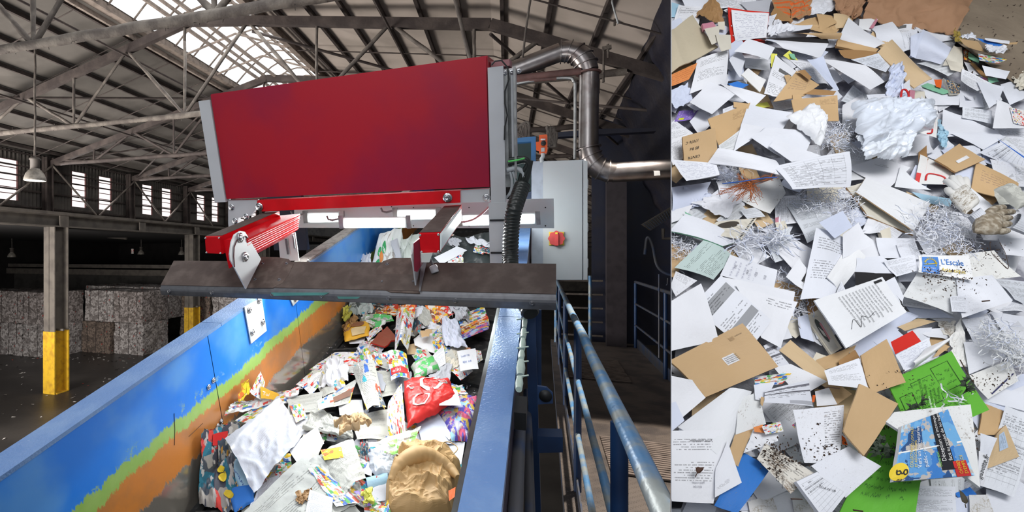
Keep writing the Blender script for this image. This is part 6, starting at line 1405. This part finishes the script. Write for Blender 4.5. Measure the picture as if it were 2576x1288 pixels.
# ================================================================== WASTE ON THE BELT
BELT = """
plasg|876,755 935,752 940,792 884,794|plastic_bag|bag|pale green translucent bag just below the guard plate|crum=.1,puff=.05
yellow|862,776 879,768 880,806 868,812|wrapper|wrapper|bright yellow wrapper at the left of the pile below the guard|crum=.1
plasd|905,766 960,762 976,792 904,802|plastic_film|plastic|dark navy film below the guard plate|crum=.12
flyo|935,770 1004,762 1002,797 938,795|magazine|magazine|orange-brown magazine lying below the guard plate|crum=.05
flyt|925,752 1000,752 998,768 940,772|magazine|magazine|dark picture magazine right under the guard lip|crum=.04
greenp|898,808 985,792 992,818 922,826|bag|bag|green food bag below the orange-brown magazine|crum=.08,puff=.03
krd|862,826 888,801 902,815 868,842|crumpled_wrap|paper|crumpled brown paper on the amber bag|crum=.2,lay=4
ambp|864,822 930,808 928,846 868,860|food_bag|bag|amber bag with a printed oval picture and label|puff=.03,key='amber',lay=3
w|876,856 920,848 915,862 880,868|sheet|paper|white sheet tip under the amber bag|
fly|918,842 956,816 962,828 926,858|leaflet|leaflet|blue and white leaflet left of the open brown book|
choc|932,862 974,822 1000,850 968,872|open_book|book|open book with red edge and brown pages|thick=.01,edge='red',fold=.5,lay=5
grey|918,865 940,862 960,878 925,880|leaflet|leaflet|grey leaflet below the open brown book|
flyt|1040,762 1066,764 1060,832 1036,838|magazine_stack|magazine|striped stack of magazines standing on edge below the guard|thick=.03,edge='fly2'
flyo|1064,764 1140,768 1122,828 1080,812|magazine|magazine|fanned bright orange magazine below the guard plate|crum=.04,bend=.1
flyr|1102,762 1144,770 1138,800 1108,790|magazine|magazine|red magazine page fan right of the orange magazine|crum=.06
fly2|1148,796 1218,770 1226,800 1158,820|magazine|magazine|colourful magazine at the right under the guard lip|
flyo|1150,822 1226,798 1232,816 1160,846|magazine|magazine|yellow and orange magazine at the right end of the pile|bend=.1
flyp|1148,838 1228,812 1230,826 1162,858|magazine|magazine|violet and pink magazine lowest at the right end|
grey|1128,775 1178,768 1182,806 1148,806|crumpled_film|plastic|grey crumpled film between orange and colourful magazines|crum=.12,puff=.03
cream|1128,875 1150,862 1180,880 1140,890|card|card|cream card edge under the creased bluish paper bag|
wb|1108,799 1146,812 1176,876 1118,870|paper_bag|bag|creased bluish white paper bag standing in the middle right|crum=.06,puff=.03
w2|1040,848 1084,828 1096,886 1044,880|sheet|paper|bright white sheet left of the creased bluish bag|bend=.08
kr|1058,832 1086,830 1082,846 1060,848|scrap|paper|torn tan scrap on the bright white sheet|lay=9,jag=5
flyo|1170,872 1184,876 1182,884 1168,880|wrapper|wrapper|orange scrap at the corner of the creased bag|
fly|997,802 1042,798 1026,884 992,888|leaflet|leaflet|tall folded leaflet with small pictures in the upper middle|bend=.14,fold=.5,lay=8
flyo|1002,768 1046,764 1042,802 1002,805|magazine|magazine|white and orange magazine top above the tall folded leaflet|lay=8
krl|1020,868 1060,862 1075,890 1025,892|envelope|envelope|tan envelope below the bright white sheet|
txt|1088,900 1116,864 1122,920 1084,936|letter|paper|grey triangular folded letter right of the green package|bend=.1
w2|1150,884 1196,878 1204,929 1158,933|note|paper|white handwritten note near the right side panel|key='note',lay=6,bend=.02
fly|1196,880 1210,884 1214,905 1200,915|leaflet|leaflet|striped leaflet edge under the white note|
greenp|1034,922 1084,893 1108,930 1044,957|package|package|green printed package in the middle right|puff=.03
flyrd|778,932 842,885 950,894 925,948|leaflet|leaflet|long white leaflet with red print at the upper left of the pile|bend=.05
fly|744,972 800,918 845,925 782,992|leaflet|leaflet|leaflet with small colourful pictures on the left edge of the pile|bend=.1
w2|833,912 868,898 878,958 806,975|napkin|napkin|crumpled white napkin on the left of the pile|crum=.12,puff=.03
flyrd|910,860 950,850 965,880 920,892|leaflet|leaflet|small red and white leaflet above the long leaflet|
news|950,890 990,880 985,930 948,925|newspaper|newspaper|grey newspaper corner left of the red-banner leaflet|
fly2|974,892 1022,884 1032,962 984,952|leaflet|leaflet|leaflet with green pictures and a red banner|key='elk',lay=10,bend=.1
news|935,935 1002,930 1012,990 950,1000|newspaper|newspaper|plain newspaper sheet beneath the red-banner leaflet|
newsp|886,922 942,914 968,1026 924,1042|newspaper|newspaper|folded newspaper with pictures in the centre|bend=.1,lay=9
flydk|918,962 946,958 972,1025 938,1030|advert_panel|leaflet|dark blue advert page with orange dots in the centre|lay=11
grey|905,1040 925,1035 930,1050 905,1052|crumpled_film|plastic|small dark film below the folded newspaper|crum=.2
w2|850,1010 910,1005 916,1042 855,1048|sheet|paper|white sheet left of the dark blue advert page|
redp|1014,958 1128,962 1156,1012 1024,1078|carrier_bag|bag|red bag with large grey-white letters in the right middle|crum=.07,puff=.05,key='redbag',lay=9,nx=40
w|1110,985 1150,982 1160,1020 1105,1020|leaflet|leaflet|white leaflet with orange print on the red bag|lay=14
flyp|1148,1000 1202,1002 1196,1060 1112,1042|sweet_bag|bag|blue and white sweet bag at the right side panel|crum=.06,puff=.03
flyp|1098,1038 1192,1030 1180,1112 1138,1112|sweet_bag|bag|violet sweet bag with coloured pictures at the right|crum=.05,puff=.04
flyrd|980,990 1012,984 1022,1100 976,1096|leaflet_roll|leaflet|rolled leaflet with red and blue print in the lower middle|bend=.25,lay=12
yellowp|596,1008 622,954 632,978 612,1016|wrapper|wrapper|yellow and orange wrapper at the far left against the trough wall|crum=.08,puff=.02,lay=4
fly|628,990 655,934 667,962 656,1006|leaflet|leaflet|pinkish striped leaflet leaning on the left trough wall|lay=4
ambp|655,972 702,992 688,1006 656,1002|leaflet|leaflet|orange leaflet with white letters by the left trough wall|key='toi',lay=6
fly2|590,1060 650,1020 722,1010 640,1066|magazine|magazine|colourful dark magazine at the left below the long white flyer|
flyrd|566,1052 606,1016 762,984 748,1004|leaflet|leaflet|long wavy white flyer at the left edge of the pile|bend=.1,crum=.04
news|718,1002 812,984 806,1035 738,1040|newspaper|newspaper|grey newspaper above the silver mailing bag|
newsc|728,1020 760,1015 772,1050 745,1065|leaflet|leaflet|small colour clipping right of the silver mailing bag|
newsp|798,1010 906,952 880,1008 815,1038|newspaper|newspaper|curving newspaper page with a brown stripe|bend=.12,key='brown'
newsp|798,1008 835,990 842,1020 802,1032|leaflet|leaflet|small leaflet with yellow patch on the curving newspaper|lay=12
flyt|508,1088 600,1066 596,1290 500,1275|magazine_pack|magazine|teal magazine pack with pictures at the bottom left of the pile|crum=.06,puff=.04,key='teal'
flydk|545,1110 600,1090 610,1290 560,1290|magazine_pack|magazine|dark magazine beside the teal magazine pack|crum=.05
bluep|568,1162 602,1154 642,1228 606,1238|packet|packet|blue and white packet under the silver mailing bag|key='wolf',puff=.02
blue|575,1232 640,1220 640,1262 590,1290|packet|packet|blue packet at the bottom below the silver mailing bag|puff=.02
news|760,1080 792,1024 885,1070 888,1115|newspaper|newspaper|crumpled newspaper right of the silver mailing bag|crum=.08,puff=.02
news|880,1050 976,1038 978,1104 900,1115|newspaper|newspaper|round folded newspaper in the lower middle|bend=.15
kr|842,1060 925,1048 922,1086 860,1096|food_wrap|paper|crumpled tan food paper in clear film|crum=.2,puff=.04,lay=14
greyp|567,1110 704,1000 759,1104 638,1236|mailing_bag|bag|large silver-grey mailing bag at the left of the pile|crum=.03,bend=.05,lay=15,key='mail'
w|726,1132 798,1078 815,1112 752,1174|folded_letter|paper|folded white letter right of the silver mailing bag|bend=.1,lay=14
w|650,1225 700,1190 690,1240 620,1290|sheet|paper|white crumpled sheet edge below the silver mailing bag|crum=.06
wb|1048,1062 1102,1044 1148,1112 1062,1122|sheet|paper|white sheet fold above the large brown paper bag|bend=.12
w|1060,1040 1090,1035 1150,1090 1130,1105|sheet|paper|narrow white sheet above the large brown paper bag|
txt|1110,1112 1170,1116 1160,1170 1120,1150|sheet|paper|printed sheet between the brown bag and the right panel|
flyg|930,1120 1058,1072 1035,1138 985,1150|napkin|napkin|white wrapper with green print in the lower middle|crum=.05,lay=15
plas|925,1128 1002,1146 992,1202 928,1192|plastic_wrap|plastic|white crumpled plastic below the green-printed wrapper|crum=.1,puff=.03
w|905,1150 940,1120 935,1200 910,1190|sheet|paper|white sheet left of the crumpled white plastic|
flyt|905,1105 925,1100 930,1160 908,1150|leaflet|leaflet|dark leaflet strip right of the lower newspaper|
news|798,1150 888,1110 920,1200 862,1256|newspaper|newspaper|newspaper sheet with columns in the lower middle|bend=.12,crum=.02,key='news2',lay=16
yellowp|806,1132 858,1124 864,1150 816,1158|price_card|card|yellow card lying on the newspaper with columns|lay=19
news|560,1330 776,1148 925,1300 790,1420|newspaper|newspaper|large newspaper spread at the bottom of the pile|crum=.02,bend=.06,lay=15
news|690,1215 800,1150 905,1260 800,1320|newspaper|newspaper|second newspaper fold at the bottom of the pile|crum=.03,lay=16
fly2|774,1178 802,1176 908,1262 846,1274|flower_leaflet|leaflet|leaflet with dark flower pictures at the bottom|lay=18,jag=4
txt|780,1234 838,1252 832,1310 764,1310|letter|paper|white letter standing at the bottom of the pile|lay=19
krd|748,1240 780,1232 770,1262 745,1268|scrap|paper|brown crumpled scrap left of the white letter|crum=.15,lay=19
bluep|920,1200 975,1190 978,1228 926,1236|carton_tube|carton|curled blue and cream carton left of the brown paper bag|bend=.25
w|925,1225 975,1215 970,1260 930,1262|sheet|paper|white sheet below the curled carton|
yellow|912,1246 936,1232 938,1268 918,1272|foam_piece|foam|small yellow foam piece near the bottom of the pile|crum=.15,puff=.02,lay=18
purple|890,1236 902,1234 934,1270 925,1276|strip|plastic|purple and orange strip left of the yellow foam|lay=19
fly2|920,1265 980,1260 985,1310 915,1310|wrapper|wrapper|mixed coloured wrappers at the very bottom|crum=.12,lay=17
orangep|1128,1235 1146,1225 1144,1250 1130,1260|wrapper|wrapper|orange wrapper edge right of the brown paper bag|lay=22
"""
STAND = """
plasd|1080,592 1240,582 1240,740 1085,740|refuse_bag|bag|dark plastic refuse bags at the far end of the belt|crum=.16,puff=.06,lay=-8
w|1176,602 1192,596 1236,610 1232,622|crumpled_wrap|plastic|torn white film on the dark bags, far right|crum=.16,puff=.04,lay=3
flyt|1210,618 1236,622 1236,640 1208,634|leaflet|leaflet|blue and red leaflet right under the torn white film|lay=3
fly2|1195,615 1218,622 1216,640 1190,634|leaflet|leaflet|colourful leaflet left of the blue and red leaflet|lay=3
w|1092,648 1150,618 1175,630 1110,665|sheet|paper|white sheet beyond the guard plate, right of the right arm|bend=.1,lay=5
fly|1130,638 1165,632 1168,664 1128,664|leaflet|leaflet|pinkish printed leaflet beyond the guard plate|crum=.05,lay=5
flyo|1120,580 1136,578 1140,592 1122,594|wrapper|wrapper|little orange wrapper among the dark bags|crum=.1,lay=4
grey|1130,600 1160,600 1160,615 1135,615|crumpled_sheet|paper|grey crumpled paper on the dark bags|crum=.15,lay=4
plasg|1012,596 1052,585 1055,742 1002,742|plastic_film|plastic|crumpled grey plastic film left of the right bracket, far end|crum=.12,puff=.06,lay=0
wbag|956,588 1010,572 1018,742 912,742|plastic_bag|bag|white plastic bag with green leaf print beyond the guard plate|crum=.05,puff=.05,lay=2,key='farbag'
w|910,640 932,636 950,735 900,735|crumpled_tissue|paper|small white tissue left of the white plastic bag|crum=.1,lay=4
grey|984,606 1000,600 1012,655 998,662|tube|tube|grey cardboard tube beside the white plastic bag|puff=.02,lay=12
"""
HB = parse(BELT, Belt); HB.update(parse(STAND, Stand)); HP.update(HB)
def txb(k, u, v, du, s, mt, asp=1., rotd=0, shear=0):
    o, S = HB[k]; put(o, S, u, v, du, s, 1, mt, 'lettering', shear, asp, rotd, Belt)
gy_ = simple('grey_print', (.52, .5, .48), .5)
for u_, v_, s_, c_ in ((.08, .32, .36, 't'), (.30, .40, .75, 'O'), (.12, .75, .5, 'O'), (.72, .30, .3, 'G')): txb('redbag', u_, v_, s_, c_, gy_, .9, 20)
txb('toi', .12, .55, .34, 'Toi', inkw_m, 1.6, 0); txb('wolf', .15, .2, .16, 'AWOLFIN', inkblue_m, 1.2, -75)
o, S = HB['elk']; overlay(o, S, .05, .62, .95, .84, inkred_m, 'red_banner', .002, 4, Belt); txb('elk', .12, .73, .34, 'eiki', inkw_m, .5)
o, S = HB['amber']; overlay(o, S, .3, .5, .85, .92, simple('cream_label', (.7, .55, .3), .5), 'label', .004, 4, Belt); txb('amber', .38, .62, .075, 'HOUDEMANN', ink_m, 1.2); txb('amber', .5, .78, .07, 'caf\u00e9', ink_m, 1.2)
n_ = 20; MB().add([S(.55+.28*math.cos(2*math.pi*i/n_), .28+.17*math.sin(2*math.pi*i/n_), .004) for i in range(n_)], [tuple(range(n_))]).build('oval_picture', simple('brown_oval', (.3, .12, .05), .5), o)
o, S = HB['brown']; overlay(o, S, .15, .55, .95, .8, simple('brown_stripe', (.2, .09, .05), .6), 'brown_stripe', .003, 6, Belt)
txb('note', .15, .3, .12, 'Lundi 14h', inkblue_m, 1, 5, .2); txb('note', .2, .6, .12, 'RDV  A.B', inkblue_m, 1, 5, .2)
o, S = HB['farbag']
for cu, cv, mt in ((.22, .28, 'g'), (.42, .22, 'g'), (.32, .36, 'o'), (.22, .5, 'g')):
    MB().add([S(cu+.07*math.cos(2*math.pi*i/12), cv+.09*math.sin(2*math.pi*i/12), .006) for i in range(12)], [tuple(range(12))]).build('printed_leaf', simple('leaf_green_print', (.03, .4, .12)) if mt == 'g' else simple('leaf_orange_print', (.7, .25, .06)), o)
o, S = HB['teal']
for i, (cu, cv, ru) in enumerate(((.62, .36, .1), (.6, .44, .1), (.6, .62, .1), (.66, .70, .12), (.8, .88, .12))):
    MB().add([S(cu+ru*math.cos(2*math.pi*j/12), cv+ru*.35*math.sin(2*math.pi*j/12), .006) for j in range(12)], [tuple(range(12))]).build('yellow_spot', inky_m, o)
overlay(o, S, .35, .14, .75, .30, inkred_m, 'red_badge', .006, 4, Belt)
o, S = HB['mail']
# large brown paper bag: rounded crumpled body with a rolled rim and a string handle
kb = simple('brown_bag_paper', (.50, .31, .13), .62, 0, .08, 4)
t = thing('brown_paper_bag', Belt.pt(1060, 1240, .02), 'large crumpled brown paper bag at the bottom right of the pile', 'bag')
out = [(1004, 1146), (1030, 1133), (1060, 1127), (1095, 1130), (1130, 1142), (1160, 1176), (1152, 1215), (1146, 1250), (1140, 1310), (1060, 1330), (975, 1320), (970, 1270), (971, 1235), (985, 1190)]
cxy = (1062, 1235)
def bag(u, v):
    k_ = len(out); f_ = u*k_; i = int(f_) % k_; a = f_-int(f_); p, q_ = out[i], out[(i+1) % k_]; x = p[0]*(1-a)+q_[0]*a; y = p[1]*(1-a)+q_[1]*a
    x = cxy[0]+(x-cxy[0])*v; y = cxy[1]+(y-cxy[1])*v
    h_ = .085*max(0, 1-v**7)**.5; pv = V((x*.012, y*.012, 3))
    cr = sum(w_*(1-abs(noise.noise(pv*s_))*2.2)**3 for w_, s_ in ((.022, 1.0), (.014, 2.1), (.006, 4.5)))
    dent = -.035*math.exp(-((y-1190-.22*(x-1062))/9)**2)*(1 if y < 1205 else .6)
    return Belt.pt(x, y, .06)+N*(h_+(cr+dent)*min(1, (1-v)*6))
m = MB(); m.grid(bag, 90, 40, 0, False); m.build('bag_body', kb, t)
rim = [(985, 1215), (1002, 1178), (1030, 1155), (1060, 1148), (1095, 1160), (1130, 1182), (1152, 1205)]
rp = dense([Belt.pt(x, y-4, .15+.02*math.sin(i)) for i, (x, y) in enumerate(rim)], 8)
MB().tube(rp, [.012+.026*math.sin(math.pi*i/(len(rp)-1))+.004*noise.noise(V((i*.6, 0, 0))) for i in range(len(rp))], 14).build('rolled_rim', kb, t)
MB().tube(dense([Belt.pt(x, y, .2) for x, y in ((1110, 1128), (1115, 1114), (1130, 1112), (1148, 1122), (1150, 1132), (1138, 1144))], 6), .0022, 6).build('string_handle', krl_m if False else simple('tan_string', (.55, .38, .18), .7), t)
# small scraps on the bare belt
m = MB(); rr = random.Random(9)
for _ in range(110):
    x, y = rr.choice(((rr.gauss(835, 14), rr.gauss(890, 22)), (rr.gauss(1120, 22), rr.gauss(960, 14)), (rr.gauss(1180, 15), rr.gauss(980, 25)), (rr.gauss(1190, 12), rr.gauss(840, 25))))
    p = atN(x, y, -1.612); a = rr.uniform(0, 6.3); l = rr.uniform(.003, .011); d_ = (D*math.cos(a)+Cc*math.sin(a))*l; e2 = (D*-math.sin(a)+Cc*math.cos(a))*l*.3
    m.add([p-d_, p+e2, p+d_+N*.004, p-e2], [(0, 1, 2, 3)])
tag(m.build('belt_scraps', style('w')), 'tiny paper scraps on the bare black belt', 'scraps', None, 'stuff')
# filler refuse under the pile
fb = random.Random(77); LMB = [(c[0], c[1], c[2]) for c in PLACED if c[3] is Belt]
bk = [('w', 'white paper'), ('news', 'grey newspaper page'), ('fly', 'colour leaflet'), ('fly2', 'colour magazine page'), ('grey', 'grey paper'), ('cream', 'cream paper'), ('newsc', 'newspaper clipping')]
for i in range(64):
    if i < 44: gy = fb.uniform(930, 1290); k_ = (1290-gy)/360; lo, hi = 560+k_*210, 1165+k_*20
    else: gy = fb.uniform(765, 935); lo, hi = 880, 1190
    gx = fb.uniform(lo+25, hi-25); sz = (45+55*(gy-700)/588)*fb.uniform(.8, 1.2); a = fb.uniform(0, 6.28); st, nm = fb.choice(bk)
    q = [(gx+sz*(x*math.cos(a)-y*.7*math.sin(a)), gy+.75*sz*(x*math.sin(a)+y*.7*math.cos(a))) for x, y in ((-.5, -.5), (.5, -.5), (.5, .5), (-.5, .5))]
    b = sorted(LMB, key=lambda c: (c[1]-gx)**2+(c[2]-gy)**2); lb = None
    for c in b:
        dx, dy = gx-c[1], gy-c[2]; w_ = ('under the right side of', 'under the left side of')[dx < 0] if abs(dx) > abs(dy) else ('under the lower edge of', 'under the upper edge of')[dy < 0]
        lb = '%s %s the %s' % (nm, w_, c[0].split(', ')[0])
        if lb not in used and len(lb.split()) <= 16: break
    if len(lb.split()) > 16: continue
    used.add(lb)
    sheet(Belt, q, st, 'loose_paper', 'paper', lb, lay=fb.uniform(-1, 0), bend=fb.uniform(.05, .15), crum=fb.choice((0, .05)), curl=fb.uniform(0, .15))
for x_ in list(bpy.data.meshes):
    if x_.users == 0: bpy.data.meshes.remove(x_)
